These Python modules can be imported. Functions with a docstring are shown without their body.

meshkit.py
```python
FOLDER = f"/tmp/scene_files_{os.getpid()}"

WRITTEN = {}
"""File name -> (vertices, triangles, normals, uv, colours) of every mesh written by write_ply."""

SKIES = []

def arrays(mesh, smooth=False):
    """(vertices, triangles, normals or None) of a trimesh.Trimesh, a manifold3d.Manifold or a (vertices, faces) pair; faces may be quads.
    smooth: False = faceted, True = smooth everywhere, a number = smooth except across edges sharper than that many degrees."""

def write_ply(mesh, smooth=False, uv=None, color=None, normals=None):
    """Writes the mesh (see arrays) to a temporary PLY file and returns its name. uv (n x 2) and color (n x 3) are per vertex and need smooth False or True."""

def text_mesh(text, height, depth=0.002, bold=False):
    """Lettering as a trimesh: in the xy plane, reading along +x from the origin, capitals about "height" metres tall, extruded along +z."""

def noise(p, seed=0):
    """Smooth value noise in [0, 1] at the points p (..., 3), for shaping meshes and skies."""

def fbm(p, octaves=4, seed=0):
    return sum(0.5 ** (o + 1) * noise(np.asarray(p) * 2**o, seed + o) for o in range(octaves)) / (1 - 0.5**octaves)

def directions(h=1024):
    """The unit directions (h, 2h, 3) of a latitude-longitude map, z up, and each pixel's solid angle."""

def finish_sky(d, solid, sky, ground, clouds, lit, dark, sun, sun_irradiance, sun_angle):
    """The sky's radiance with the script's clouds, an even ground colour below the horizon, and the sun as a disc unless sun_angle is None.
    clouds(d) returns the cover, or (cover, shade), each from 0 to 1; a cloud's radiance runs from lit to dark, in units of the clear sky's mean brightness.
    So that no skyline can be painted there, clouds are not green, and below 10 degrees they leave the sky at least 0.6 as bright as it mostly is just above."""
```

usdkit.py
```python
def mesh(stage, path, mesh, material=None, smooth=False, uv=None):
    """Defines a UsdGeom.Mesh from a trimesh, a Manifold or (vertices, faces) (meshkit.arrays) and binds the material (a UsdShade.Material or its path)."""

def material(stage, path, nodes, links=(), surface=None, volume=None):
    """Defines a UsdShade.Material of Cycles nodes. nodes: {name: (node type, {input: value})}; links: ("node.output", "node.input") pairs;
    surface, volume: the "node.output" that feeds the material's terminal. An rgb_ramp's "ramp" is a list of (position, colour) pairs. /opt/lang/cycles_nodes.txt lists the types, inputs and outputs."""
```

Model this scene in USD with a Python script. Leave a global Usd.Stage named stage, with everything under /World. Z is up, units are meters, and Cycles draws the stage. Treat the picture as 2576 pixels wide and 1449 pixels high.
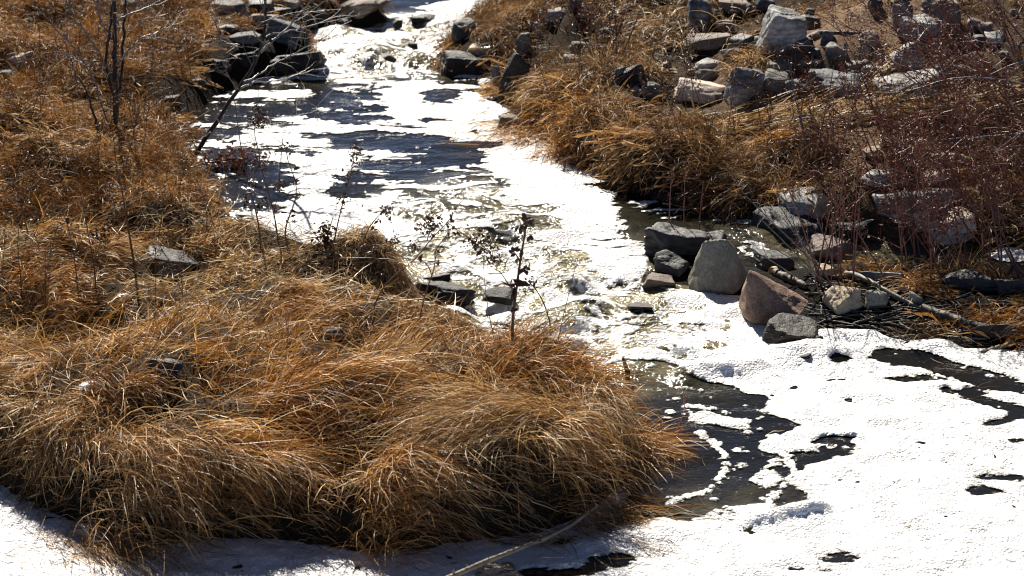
import math, random
import numpy as np, trimesh, usdkit
from meshkit import noise, fbm
from scipy import ndimage
from scipy.interpolate import CubicSpline
from PIL import Image, ImageDraw
from pxr import Usd, UsdGeom, UsdLux, UsdShade, Gf, Sdf, Vt

stage = Usd.Stage.CreateInMemory()
world = UsdGeom.Xform.Define(stage, '/World')
UsdGeom.Scope.Define(stage, '/World/Looks')
SEED = 7
rng = np.random.default_rng(SEED)
random.seed(SEED)

# ------------------------------------------------------------------ camera, sky, sun, exposure
CAM_H, PITCH, FOCAL, APER = 5.0, math.radians(20.0), 82.5, 36.0
cam = UsdGeom.Camera.Define(stage, '/World/camera')
cam.AddTranslateOp().Set(Gf.Vec3d(0, 0, CAM_H))
cam.AddRotateXOp().Set(90.0 - math.degrees(PITCH))
cam.CreateFocalLengthAttr(FOCAL); cam.CreateHorizontalApertureAttr(APER)
cam.CreateVerticalApertureAttr(APER * 9 / 16)
cam.CreateClippingRangeAttr(Gf.Vec2f(0.1, 2000))
cam.CreateFStopAttr(3.2); cam.CreateFocusDistanceAttr(13.4)
cam.CreateExposureAttr(1.3)

SUN_EL, SUN_AZ = math.radians(39.0), math.radians(-15.0)      # azimuth measured from +y towards +x
sdir = np.array([math.sin(SUN_AZ) * math.cos(SUN_EL), math.cos(SUN_AZ) * math.cos(SUN_EL), math.sin(SUN_EL)])
sun = UsdLux.DistantLight.Define(stage, '/World/sun')
sun.CreateIntensityAttr(1.25); sun.CreateAngleAttr(0.53); sun.CreateNormalizeAttr(True)
sun.CreateColorAttr(Gf.Vec3f(1.0, 0.93, 0.82))
sun.AddRotateZOp().Set(-math.degrees(SUN_AZ)); sun.AddRotateXOp().Set(math.degrees(SUN_EL) - 90.0)
sky_mat = usdkit.material(stage, '/World/Looks/sky_light', {
    's': ('sky_texture', {'sky_type': 'single_scattering', 'sun_disc': False, 'sun_elevation': SUN_EL, 'sun_rotation': SUN_AZ, 'altitude': 1600.0, 'air_density': 0.3, 'aerosol_density': 0.15}),
    'b': ('background_shader', {'strength': 0.05})}, [('s.color', 'b.color')])
sky_mat.CreateSurfaceOutput('cycles').ConnectToSource(UsdShade.Shader.Get(stage, '/World/Looks/sky_light/b').CreateOutput('background', Sdf.ValueTypeNames.Token))
dome = UsdLux.DomeLight.Define(stage, '/World/sky')
UsdShade.MaterialBindingAPI.Apply(dome.GetPrim()).Bind(sky_mat)

# ------------------------------------------------------------------ where a point of the photograph lies in the place
TX = APER / 2 / FOCAL
FWD = np.array([0, math.cos(PITCH), -math.sin(PITCH)]); UPV = np.array([0, math.sin(PITCH), math.cos(PITCH)])
def ray(u, v):
    u, v = np.asarray(u, float), np.asarray(v, float)
    return np.stack([(u / 1287.5 - 1) * TX + 0 * v, 0 * u + FWD[1] + UPV[1] * (1 - v / 724.5) * TX * 9 / 16, 0 * u + FWD[2] + UPV[2] * (1 - v / 724.5) * TX * 9 / 16], -1)
def sst(a, b, x):
    t = np.clip((np.asarray(x, float) - a) / (b - a), 0, 1)
    return t * t * (3 - 2 * t)
def level(x, y):                                # still height of the stream: two small drops
    y = np.asarray(y, float) + 0.12 * np.asarray(x, float)
    return 0.16 * sst(13.0, 15.6, y) + 0.20 * sst(20.6, 23.6, y)
def on_water(u, v, lift=0.0):
    d = ray(u, v); z = np.zeros(d.shape[:-1]) + lift
    for _ in range(14):
        t = (z - CAM_H) / d[..., 2]
        z = level(t * d[..., 0], t * d[..., 1]) + lift
    return np.stack([t * d[..., 0], t * d[..., 1], z], -1)
def at_y(u, v, y):                              # the point of a pixel's ray at distance y
    d = ray(u, v); t = np.asarray(y, float) / d[..., 1]
    p = d * t[..., None]; p[..., 2] += CAM_H
    return p
def px_per_m(p):
    return 1287.5 / TX / (np.dot(np.asarray(p) - [0, 0, CAM_H], FWD))

# ------------------------------------------------------------------ helpers for prims
_used = {}
def path_for(name, parent='/World'):
    n = _used.get((parent, name), 0); _used[(parent, name)] = n + 1
    return f'{parent}/{name}' if n == 0 else f'{parent}/{name}_{n:03d}'
def tag(p, label=None, cat=None, group=None, kind=None):
    p = p.GetPrim() if hasattr(p, 'GetPrim') else p
    for k, val in (('label', label), ('category', cat), ('group', group), ('kind', kind)):
        if val: p.SetCustomDataByKey(k, val)
    return p
def obj(name, m, mat, parent='/World', smooth=False):
    parent = parent if isinstance(parent, str) else str(parent.GetPath())
    return usdkit.mesh(stage, path_for(name, parent), m, mat, smooth)
def thing(name, label, cat, loc=(0, 0, 0), group=None):
    x = UsdGeom.Xform.Define(stage, path_for(name)); x.AddTranslateOp().Set(Gf.Vec3d(*map(float, loc)))
    tag(x, label, cat, group)
    return x
def primvar(m, name, values):
    UsdGeom.PrimvarsAPI(m).CreatePrimvar(name, Sdf.ValueTypeNames.FloatArray, 'vertex').Set(Vt.FloatArray.FromNumpy(np.asarray(values, np.float32)))
def cat(parts):
    vs, fs, n = [], [], 0
    for v, f in parts:
        vs.append(v); fs.append(np.asarray(f) + n); n += len(v)
    return np.vstack(vs), np.vstack(fs)
def spl(pts, n):
    pts = np.asarray(pts, float)
    t = np.r_[0, np.cumsum(np.linalg.norm(np.diff(pts, axis=0), axis=1) + 1e-9)]
    if len(pts) < 3: return pts[0] + (pts[-1] - pts[0]) * np.linspace(0, 1, n)[:, None]
    return CubicSpline(t, pts)(np.linspace(0, t[-1], n))
def tube(p, r, sides=6, cap=True):
    p = np.asarray(p, float); r = np.broadcast_to(r, (len(p),))
    t = np.gradient(p, axis=0); t /= np.linalg.norm(t, axis=1, keepdims=True) + 1e-12
    ref = np.array([0.31, 0.17, 0.93]) if abs(t[0, 2]) < 0.85 else np.array([0.9, 0.3, 0.1])
    a = np.cross(t, ref); a /= np.linalg.norm(a, axis=1, keepdims=True) + 1e-12
    b = np.cross(t, a); ang = np.arange(sides) * 2 * np.pi / sides
    v = (p[:, None] + r[:, None, None] * (np.cos(ang)[None, :, None] * a[:, None] + np.sin(ang)[None, :, None] * b[:, None])).reshape(-1, 3)
    i, j = np.meshgrid(np.arange(len(p) - 1), np.arange(sides), indexing='ij')
    q = np.stack([i * sides + j, i * sides + (j + 1) % sides, (i + 1) * sides + (j + 1) % sides, (i + 1) * sides + j], -1).reshape(-1, 4)
    f = np.vstack([q[:, [0, 2, 1]], q[:, [0, 3, 2]]])
    if cap:
        v = np.vstack([v, p[0], p[-1]]); n0, n1, e = len(v) - 2, len(v) - 1, (len(p) - 1) * sides
        k = np.arange(sides)
        f = np.vstack([f, np.stack([np.full(sides, n0), k, (k + 1) % sides], 1), np.stack([np.full(sides, n1), e + (k + 1) % sides, e + k], 1)])
    return v, f

# ------------------------------------------------------------------ materials
def M(name, nodes, links, surface='p.BSDF'):
    return usdkit.material(stage, '/World/Looks/' + name, nodes, links, surface=surface)
def stone(name, dark, mid, light, rough=0.75, scale=6.0, bands=0.0, bump=0.5, spec=0.3, spots=0.35):
    nodes = {'t': ('texture_coordinate', {}), 'o': ('object_info', {}), 'g': ('geometry', {}),
             'n1': ('noise_texture', {'scale': scale, 'detail': 8.0, 'roughness': 0.62, 'distortion': 0.3}),
             'n2': ('noise_texture', {'scale': scale * 9, 'detail': 5.0, 'roughness': 0.7}),
             'v': ('voronoi_texture', {'scale': scale * 22}),
             'w': ('wave_texture', {'scale': scale * 1.4, 'distortion': 9.0, 'detail': 4.0, 'detail_scale': 1.6, 'bands_direction': 'z'}),
             'r': ('rgb_ramp', {'ramp': [(0.28, dark), (0.5, mid), (0.72, light)]}),
             'r2': ('rgb_ramp', {'ramp': [(0.3, (0.45,) * 3), (0.55, (1,) * 3), (0.75, (1.5,) * 3)]}),
             'wr': ('rgb_ramp', {'ramp': [(0.1, (0.35,) * 3), (0.5, (1,) * 3), (0.95, (1.35,) * 3)]}),
             'm': ('mix', {'mix_type': 'multiply', 'fac': spots * 1.6}), 'mw': ('mix', {'mix_type': 'multiply', 'fac': bands}),
             'h': ('math', {'math_type': 'multiply_add', 'value2': 0.45}),
             'b': ('bump', {'strength': bump, 'distance': 0.03}),
             'p': ('principled_bsdf', {'roughness': rough, 'specular_ior_level': spec})}
    links = [('g.position', 'n1.vector'), ('g.position', 'n2.vector'), ('g.position', 'v.vector'), ('g.position', 'w.vector'),
             ('n1.fac', 'r.fac'), ('n2.fac', 'r2.fac'), ('r.color', 'm.color1'), ('r2.color', 'm.color2'), ('w.fac', 'wr.fac'),
             ('m.color', 'mw.color1'), ('wr.color', 'mw.color2'), ('mw.color', 'p.base_color'),
             ('n2.fac', 'h.value1'), ('n1.fac', 'h.value3'), ('h.value', 'b.height'), ('b.normal', 'p.normal')]
    return M(name, nodes, links)
ROCK = {
    'pale': stone('pale_grey_stone', (0.07, 0.068, 0.065), (0.25, 0.245, 0.235), (0.54, 0.53, 0.51), bands=0.35, scale=5.0, bump=.8),
    'grey': stone('grey_stone', (0.035, 0.034, 0.032), (0.12, 0.116, 0.11), (0.33, 0.32, 0.305), bands=0.2, scale=6.0, bump=.8),
    'blue': stone('blue_grey_stone', (0.02, 0.022, 0.025), (0.085, 0.092, 0.10), (0.38, 0.385, 0.39), bands=0.5, scale=4.5, bump=.8),
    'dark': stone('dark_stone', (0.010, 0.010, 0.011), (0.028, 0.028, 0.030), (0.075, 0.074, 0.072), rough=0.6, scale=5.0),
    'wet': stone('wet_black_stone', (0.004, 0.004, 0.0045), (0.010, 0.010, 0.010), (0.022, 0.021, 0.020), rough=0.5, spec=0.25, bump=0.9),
    'wetbrown': stone('wet_brown_stone', (0.008, 0.006, 0.005), (0.022, 0.017, 0.013), (0.05, 0.04, 0.032), rough=0.5, spec=0.3, bump=0.9),
    'brown': stone('brown_stone', (0.06, 0.045, 0.036), (0.15, 0.117, 0.095), (0.26, 0.215, 0.18), scale=5.0),
    'red': stone('red_brown_stone', (0.11, 0.062, 0.041), (0.24, 0.152, 0.108), (0.36, 0.25, 0.185), scale=9.0, bump=0.9, spots=0.5),
    'pink': stone('pinkish_stone', (0.26, 0.19, 0.15), (0.46, 0.36, 0.29), (0.60, 0.50, 0.43), scale=5.0, spots=0.2),
    'tan': stone('tan_stone', (0.20, 0.155, 0.105), (0.38, 0.30, 0.205), (0.52, 0.44, 0.32), scale=5.0),
    'olive': stone('olive_grey_stone', (0.10, 0.095, 0.074), (0.19, 0.182, 0.145), (0.30, 0.285, 0.235), scale=7.0, spots=0.45),
}
MUD = M('stream_bank_earth', {
    'g': ('geometry', {}), 'n1': ('noise_texture', {'scale': 1.1, 'detail': 6.0}), 'n2': ('noise_texture', {'scale': 34.0, 'detail': 6.0, 'roughness': 0.7}),
    'd': ('attribute', {'attribute': 'sand'}), 'r': ('rgb_ramp', {'ramp': [(0.3, (0.022, 0.014, 0.008)), (0.55, (0.05, 0.033, 0.019)), (0.75, (0.085, 0.058, 0.036))]}),
    'r3': ('rgb_ramp', {'ramp': [(0.3, (0.09, 0.056, 0.034)), (0.5, (0.22, 0.142, 0.086)), (0.7, (0.38, 0.26, 0.17))]}),
    'k': ('attribute', {'attribute': 'muck_shade'}), 'y': ('mix', {'color2': (0.007, 0.0055, 0.004)}), 'x': ('mix', {}), 'b': ('bump', {'strength': 1.0, 'distance': 0.05}), 'p': ('principled_bsdf', {'roughness': 0.95, 'specular_ior_level': 0.1})},
    [('g.position', 'n1.vector'), ('g.position', 'n2.vector'), ('n1.fac', 'r.fac'), ('n2.fac', 'r3.fac'), ('d.fac', 'x.fac'), ('r.color', 'x.color1'), ('r3.color', 'x.color2'),
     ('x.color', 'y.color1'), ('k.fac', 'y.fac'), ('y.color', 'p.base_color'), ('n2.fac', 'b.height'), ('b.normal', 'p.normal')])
WATER = M('stream_water', {
    'g': ('geometry', {}), 'mp': ('mapping', {'scale': (0.8, 1.0, 1.0)}), 'n1': ('noise_texture', {'scale': 9.0, 'detail': 3.0, 'roughness': 0.55, 'distortion': 0.6}),
    'n2': ('noise_texture', {'scale': 42.0, 'detail': 2.0, 'roughness': 0.6}), 'a': ('attribute', {'attribute': 'churn'}), 'n3': ('noise_texture', {'scale': 5.0, 'detail': 4.0, 'roughness': 0.6}),
    's': ('math', {'math_type': 'multiply_add', 'value2': 1.0}), 'hs': ('math', {'math_type': 'multiply_add', 'value2': 0.36}),
    'st': ('math', {'math_type': 'multiply_add', 'value2': 0.9, 'value3': 0.2}),
    'cf': ('math', {'math_type': 'multiply', 'use_clamp': True}), 'cr': ('map_range', {'from_min': 0.32, 'from_max': 0.66, 'clamp': True}),
    'c': ('mix', {'color1': (0.008, 0.0075, 0.006), 'color2': (0.34, 0.295, 0.165)}),
    'b': ('bump', {'distance': 0.05}), 'ro': ('math', {'math_type': 'multiply_add', 'value2': 0.13, 'value3': 0.07}), 'p': ('principled_bsdf', {'ior': 1.33, 'specular_ior_level': 0.5})},
    [('a.fac', 'ro.value1'), ('ro.value', 'p.roughness'), ('g.position', 'mp.vector'), ('mp.vector', 'n1.vector'), ('mp.vector', 'n2.vector'), ('g.position', 'n3.vector'),
     ('n2.fac', 'hs.value1'), ('n1.fac', 'hs.value3'), ('hs.value', 'b.height'), ('a.fac', 'st.value1'), ('st.value', 'b.strength'),
     ('n3.fac', 'cr.value'), ('cr.result', 'cf.value1'), ('a.fac', 'cf.value2'), ('cf.value', 'c.fac'), ('c.color', 'p.base_color'), ('b.normal', 'p.normal')])
FOAM = M('white_foam', {
    'g': ('geometry', {}), 'v': ('voronoi_texture', {'scale': 75.0, 'feature': 'f1'}), 'n': ('noise_texture', {'scale': 30.0, 'detail': 6.0, 'roughness': 0.72}),
    'n2': ('noise_texture', {'scale': 4.5, 'detail': 3.0}), 't': ('attribute', {'attribute': 'thick'}),
    'h': ('math', {'math_type': 'multiply_add', 'value2': -0.5}), 'r': ('rgb_ramp', {'ramp': [(0.0, (0.52, 0.505, 0.46)), (0.5, (0.66, 0.66, 0.655)), (1.0, (0.72, 0.72, 0.725))]}),
    'bs': ('map_range', {'from_min': 0.3, 'from_max': 0.7, 'to_min': 0.35, 'to_max': 1.0, 'clamp': True}), 'b': ('bump', {'distance': 0.026}), 'p': ('principled_bsdf', {'roughness': 0.35, 'specular_ior_level': 0.4}),
    'n3': ('noise_texture', {'scale': 55.0, 'detail': 3.0, 'roughness': 0.6}), 'hm': ('math', {'math_type': 'multiply_add', 'value2': 1.5}), 'ch': ('attribute', {'attribute': 'churn'}), 'wd': ('math', {'math_type': 'multiply_add', 'value2': 0.75, 'value3': 0.26}), 'sb': ('math', {'math_type': 'subtract', 'value2': 0.62}), 'op': ('math', {'math_type': 'divide', 'use_clamp': True}), 'tr': ('transparent_bsdf', {}), 'mx': ('mix_closure', {})},
    [('g.position', 'v.vector'), ('g.position', 'n.vector'), ('v.distance', 'h.value1'), ('n.fac', 'h.value3'), ('g.position', 'n2.vector'), ('n2.fac', 'bs.value'), ('bs.result', 'b.strength'), ('h.value', 'b.height'), ('b.normal', 'p.normal'), ('t.fac', 'r.fac'), ('r.color', 'p.base_color'),
     ('g.position', 'n3.vector'), ('t.fac', 'hm.value1'), ('n3.fac', 'hm.value3'), ('ch.fac', 'wd.value1'), ('hm.value', 'sb.value1'), ('sb.value', 'op.value1'), ('wd.value', 'op.value2'), ('op.value', 'mx.fac'), ('tr.BSDF', 'mx.closure1'), ('p.BSDF', 'mx.closure2')], surface='mx.closure')

# ------------------------------------------------------------------ land and stream, on a raster of the place
X0, X1, Y0, Y1, CELL = -9.0, 9.0, 5.0, 41.0, 0.03
NX, NY = int((X1 - X0) / CELL), int((Y1 - Y0) / CELL)
GX, GY = np.meshgrid(X0 + (np.arange(NX) + 0.5) * CELL, Y0 + (np.arange(NY) + 0.5) * CELL)
def cells(p):
    return [((x - X0) / CELL - 0.5, (y - Y0) / CELL - 0.5) for x, y in np.asarray(p)[:, :2]]
def fill(polys, value=1.0, base=None):
    im = Image.new('F', (NX, NY), 0.0) if base is None else base
    d = ImageDraw.Draw(im)
    for p in polys: d.polygon(cells(p), fill=float(value))
    return im
def W(px, lift=0.0): return on_water(*np.array(px, float).T, lift=lift)
left_edge = [(-400, 1150), (-150, 1185), (0, 1212), (100, 1252), (230, 1308), (330, 1350), (400, 1374), (500, 1366), (620, 1352), (740, 1362), (850, 1372), (930, 1386), (1030, 1380), (1240, 1350),
    (1390, 1325), (1470, 1290), (1530, 1260), (1540, 1215), (1575, 1165), (1580, 1115), (1560, 1095), (1510, 1085), (1465, 1040), (1400, 1010), (1290, 965), (1150, 905), (1060, 880), (985, 850), (960, 812), (1010, 775), (1030, 745),
    (1030, 715), (960, 705), (850, 690), (740, 655), (620, 620), (570, 585), (560, 540), (515, 480), (480, 410), (462, 365), (475, 300), (530, 250), (565, 225), (640, 200), (790, 185), (805, 150), (775, 110), (800, 75), (850, 52), (965, 46),
    (960, 20), (930, -30), (880, -120)]
right_edge = [(1330, -120), (1325, -40), (1290, 15), (1215, 50), (1160, 95), (1125, 120), (1105, 165), (1110, 188), (1235, 195), (1250, 230), (1275, 262), (1330, 305), (1400, 335), (1415, 385), (1470, 415), (1535, 448), (1570, 475), (1640, 492), (1730, 515),
    (1900, 540), (1990, 575), (2100, 600), (2230, 600), (2400, 606), (2600, 615), (3000, 625)]
spit_edge = [(1625, 640), (1625, 675), (1600, 715), (1640, 728), (1740, 740), (1800, 750), (1885, 752), (1900, 790), (1925, 812), (1930, 862), (2040, 862), (2075, 850), (2110, 832), (2190, 850), (2330, 862), (2420, 885), (2600, 893), (3000, 930),
    (3000, 720), (2575, 702), (2460, 690), (2300, 668), (2200, 658), (2110, 655), (1990, 668), (1900, 668), (1800, 640), (1700, 620)]
Lp = np.vstack([[-60, 9.0, 0], W(left_edge), [-3.0, 60, 0], [-60, 60, 0]]); Rp = np.vstack([W(right_edge), [60, 17.0, 0], [60, 60, 0], [2.0, 60, 0]]); Sp = W(spit_edge)
mL, mR, mS = (np.array(fill([p])) > 0.5 for p in (Lp, Rp, Sp))
land = mL | mR | mS
wob = (fbm(np.stack([GX * 3.1, GY * 3.1, 0 * GX], -1), 3, 3) - 0.5) * 0.10
D = (ndimage.distance_transform_edt(land) - ndimage.distance_transform_edt(~land)) * CELL + wob
soft = lambda m, s: ndimage.gaussian_filter(m.astype(np.float32), s / CELL)
island = np.array(fill([W([(-400, 1180), (-400, 840), (300, 830), (700, 850), (985, 850), (1150, 905), (1470, 985), (1700, 1080), (1690, 1160), (1600, 1300), (1240, 1400), (900, 1440), (400, 1430), (0, 1300)])])) > .5
bank_h = 0.20 * mL + 0.13 * (island & mL) + 0.16 * mR + 0.05 * mS
bank_h = soft(bank_h, 0.25) / np.maximum(soft(land, 0.25), 1e-3)
slope = (0.03 + 0.07 * sst(14.6, 17.0, GY)) * mL + 0.30 * mR + 0.03 * mS
lvl = level(GX, GY)
H = lvl + np.where(D > 0, bank_h * sst(-0.02, np.where(island, 0.13, 0.28), D) + slope * np.clip(D - 0.25, 0, 7), -0.35 * sst(0, 0.6, -D) - 0.04)
lump = (fbm(np.stack([GX * 1.3, GY * 1.3, 0 * GX], -1), 3, 11) - 0.5) * 0.26 + (fbm(np.stack([GX * 5, GY * 5, 0 * GX + 9], -1), 3, 12) - 0.5) * 0.10
H += lump * sst(0.0, 0.5, D) * np.where(mS, 0.4, 1.0)
def mound(u, v, r, h, ry=None, rim=.12):
    p = on_water(u, v, 0.15); ry = ry or r
    global H
    H = H + h * np.exp(-((GX - p[0]) / r) ** 2 - ((GY - p[1]) / ry) ** 2) * sst(-0.05, rim, D)
for m_ in [(930, 690, .28, .20), (700, 640, .5, .08), (820, 760, .5, .05), (700, 830, .25, .13), (1300, 930, .35, .10), (1430, 1000, .3, .10), (560, 1010, .6, .12), (300, 1080, .5, .10), (880, 1090, .55, .08), (1480, 1150, .45, .03), (1640, 1130, .16, .06),
           (1180, 1120, .4, .04), (250, 880, .5, -.10), (640, 1180, .6, .08), (120, 900, .4, -.08), (520, 870, .6, -.08), (1420, 330, .35, .14), (1480, 260, .5, .18), (1700, 420, .7, .15), (1560, 420, .3, .1), (2150, 60, .8, .1), (1640, 60, .5, .25), (1330, 60, .6, .1), (2150, 270, 1.0, .12, .35)]: mound(*m_)
mr = np.random.default_rng(91)
for _ in range(60): mound(mr.uniform(-50, 1560), mr.uniform(880, 1340), mr.uniform(.10, .24), mr.uniform(-.15, .12))
for _ in range(70): mound(mr.uniform(-50, 560), mr.uniform(60, 860), mr.uniform(.15, .4), mr.uniform(-.14, .14), rim=.7)
for _ in range(90): mound(mr.uniform(1250, 2600), mr.uniform(20, 470), mr.uniform(.12, .35), mr.uniform(-.14, .16), rim=.6)
for m_ in [(1120, 1280, .38, .07, .2), (1330, 1245, .38, .09, .22), (1480, 1200, .24, .06, .2), (900, 1290, .35, .03, .2), (60, 850, .45, -.14, .3), (250, 880, .5, -.12, .25), (560, 765, .3, -.10, .15), (420, 860, .4, -.08, .2)]: mound(*m_)
H = ndimage.gaussian_filter(H, 1.0)
def rough_fbm(p, octaves, seed, keep=0.7):
    w = keep ** np.arange(octaves)
    return sum(w_ * (noise(p * 2.03 ** k + 17.3 * k, seed + k) - .5) for k, w_ in enumerate(w)) / w.sum() * 1.5
def samp(A, x, y, order=1):
    x, y = np.broadcast_arrays(np.asarray(x, float), np.asarray(y, float))
    out = ndimage.map_coordinates(A, [np.clip((y.ravel() - Y0) / CELL - 0.5, 0, NY - 1), np.clip((x.ravel() - X0) / CELL - 0.5, 0, NX - 1)], order=order, mode='nearest')
    return out.reshape(x.shape) if x.ndim else float(out[0])
def ground(x, y): return samp(H, x, y)
def surface(u, v, extra=0.0):                   # first point of the ground or the water on a pixel's ray
    d = ray(u, v); d = d / d[1]
    ys = np.arange(8.0, 40.0, 0.01)
    z = CAM_H + d[2] * ys
    top = np.maximum(ground(d[0] * ys, ys), level(d[0] * ys, ys)) + extra
    k = np.argmax(z <= top) if (z <= top).any() else len(ys) - 1
    return np.array([d[0] * ys[k], ys[k], top[k] - extra])

# the ground sheet: fine near, wide out to the horizon
fx = np.arange(-7.0, 7.001, 0.06); fy = np.arange(8.0, 32.0, 0.07)
gx = np.r_[-300, -150, -70, -35, -20, -13, -10, -8.4, fx, 8.4, 10, 13, 20, 35, 70, 150, 300]; gy = np.r_[-200, -80, -30, -8, 0, 4, 6.5, fy, 33, 35, 38, 42, 50, 70, 120, 220, 400]
mx, my = np.meshgrid(gx, gy); mz = ground(mx, my)
idx = np.arange(mx.size).reshape(mx.shape)
quad = np.stack([idx[:-1, :-1], idx[:-1, 1:], idx[1:, 1:], idx[1:, :-1]], -1).reshape(-1, 4)
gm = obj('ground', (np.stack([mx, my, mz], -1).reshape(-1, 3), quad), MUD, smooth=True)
sandm = np.zeros_like(GX)
for (u, v, r, a) in [(2130, 60, 0.9, 1.0), (2200, 30, 0.8, 1.0), (2070, 130, 0.5, .9), (2330, 250, 1.1, .8), (2450, 330, 1.0, .7), (2080, 110, .5, .9), (1790, 150, .5, .3), (60, 120, .7, .4), (2450, 420, 1.0, .5)]:
    p = on_water(u, v, 0.9 if u > 1700 else .4); sandm = np.maximum(sandm, a * np.exp(-((GX - p[0]) / r) ** 2 - ((GY - p[1]) / r) ** 2))
sand_v = samp(sandm, mx, my).ravel()
primvar(gm, 'sand', np.clip(sand_v * 1.4 - 0.2 * (1 - sand_v) + 0.3 * (noise(np.stack([mx, my, 0 * mx], -1) * 5).ravel() - .5) * (sand_v > .05), 0, 1))
muck_shade_m = np.maximum(soft(mS, .12), soft(ndimage.binary_dilation(~land, iterations=9) & land, .1) * .8)  # wet earth along the water; on the spit, shrub and debris shade painted in
primvar(gm, 'muck_shade', np.clip(samp(muck_shade_m, mx, my).ravel() * 1.2 + .5 * (noise(np.stack([mx, my, 0 * mx], -1) * 6).ravel() - .5), 0, 1) * (samp(muck_shade_m, mx, my).ravel() > .05))
tag(gm, kind='structure')

# ------------------------------------------------------------------ foam cover and churn, painted on the stream as shapes
im = Image.new('F', (NX, NY), 0.10)
dr = ImageDraw.Draw(im)
def put(value, *px):
    dr.polygon(cells(W(px)), fill=float(value))
def blob(value, u, v, w, h, n=14, seed=0):
    r = np.random.default_rng(int(u * 7 + v)); a = np.linspace(0, 2 * np.pi, n, endpoint=False)
    k = 0.5 * (0.75 + 0.5 * r.random(n))
    put(value, *[(u + w * q * math.cos(t), v + h * q * math.sin(t)) for t, q in zip(a, k)])
# lower pool: covered
put(1.0, (-500, 1200), (0, 1200), (1250, 1360), (1640, 1240), (1640, 1000), (1500, 930), (1700, 900), (1920, 860), (2200, 830), (3200, 860), (3200, 3000), (-900, 3000))
put(-1.5, (1560, 1000), (1640, 965), (1720, 962), (1800, 970), (1940, 998), (1956, 1012), (1905, 1022), (1962, 1045), (2008, 1068), (1975, 1082), (1930, 1092), (1880, 1100), (1900, 1135), (1925, 1150), (1952, 1175), (1958, 1210), (1910, 1225), (1915, 1250), (1850, 1300), (1790, 1325), (1715, 1325), (1690, 1290), (1600, 1310), (1640, 1100))
for b in [(.7, 1760, 1020, 105, 16), (.7, 1800, 1038, 60, 14), (.7, 1740, 1060, 55, 24), (.7, 1790, 1066, 60, 18), (.8, 1868, 1062, 80, 28), (.6, 1872, 1005, 50, 10), (1, 1935, 1215, 40, 30), (1, 1925, 1030, 60, 24), (1, 1738, 1250, 80, 20), (.8, 1880, 1320, 60, 16), (.6, 1770, 1318, 150, 10), (.5, 1870, 1285, 90, 14), (.9, 1884, 1165, 50, 28),
          (.5, 1935, 1203, 30, 20), (1, 1845, 1187, 18, 7), (1, 1830, 1248, 26, 12), (1, 1882, 1216, 28, 8), (1, 1848, 1162, 12, 6), (1, 1870, 1030, 16, 6), (1, 1843, 1085, 14, 6), (1, 1800, 1300, 120, 18), (1, 1912, 1295, 80, 34)]: blob(*b)
put(-0.8, (2015, 1105), (2060, 1100), (2140, 1105), (2160, 1120), (2150, 1148), (2090, 1155), (2040, 1165), (2055, 1150), (2100, 1140), (2060, 1135), (2030, 1120))
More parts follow.
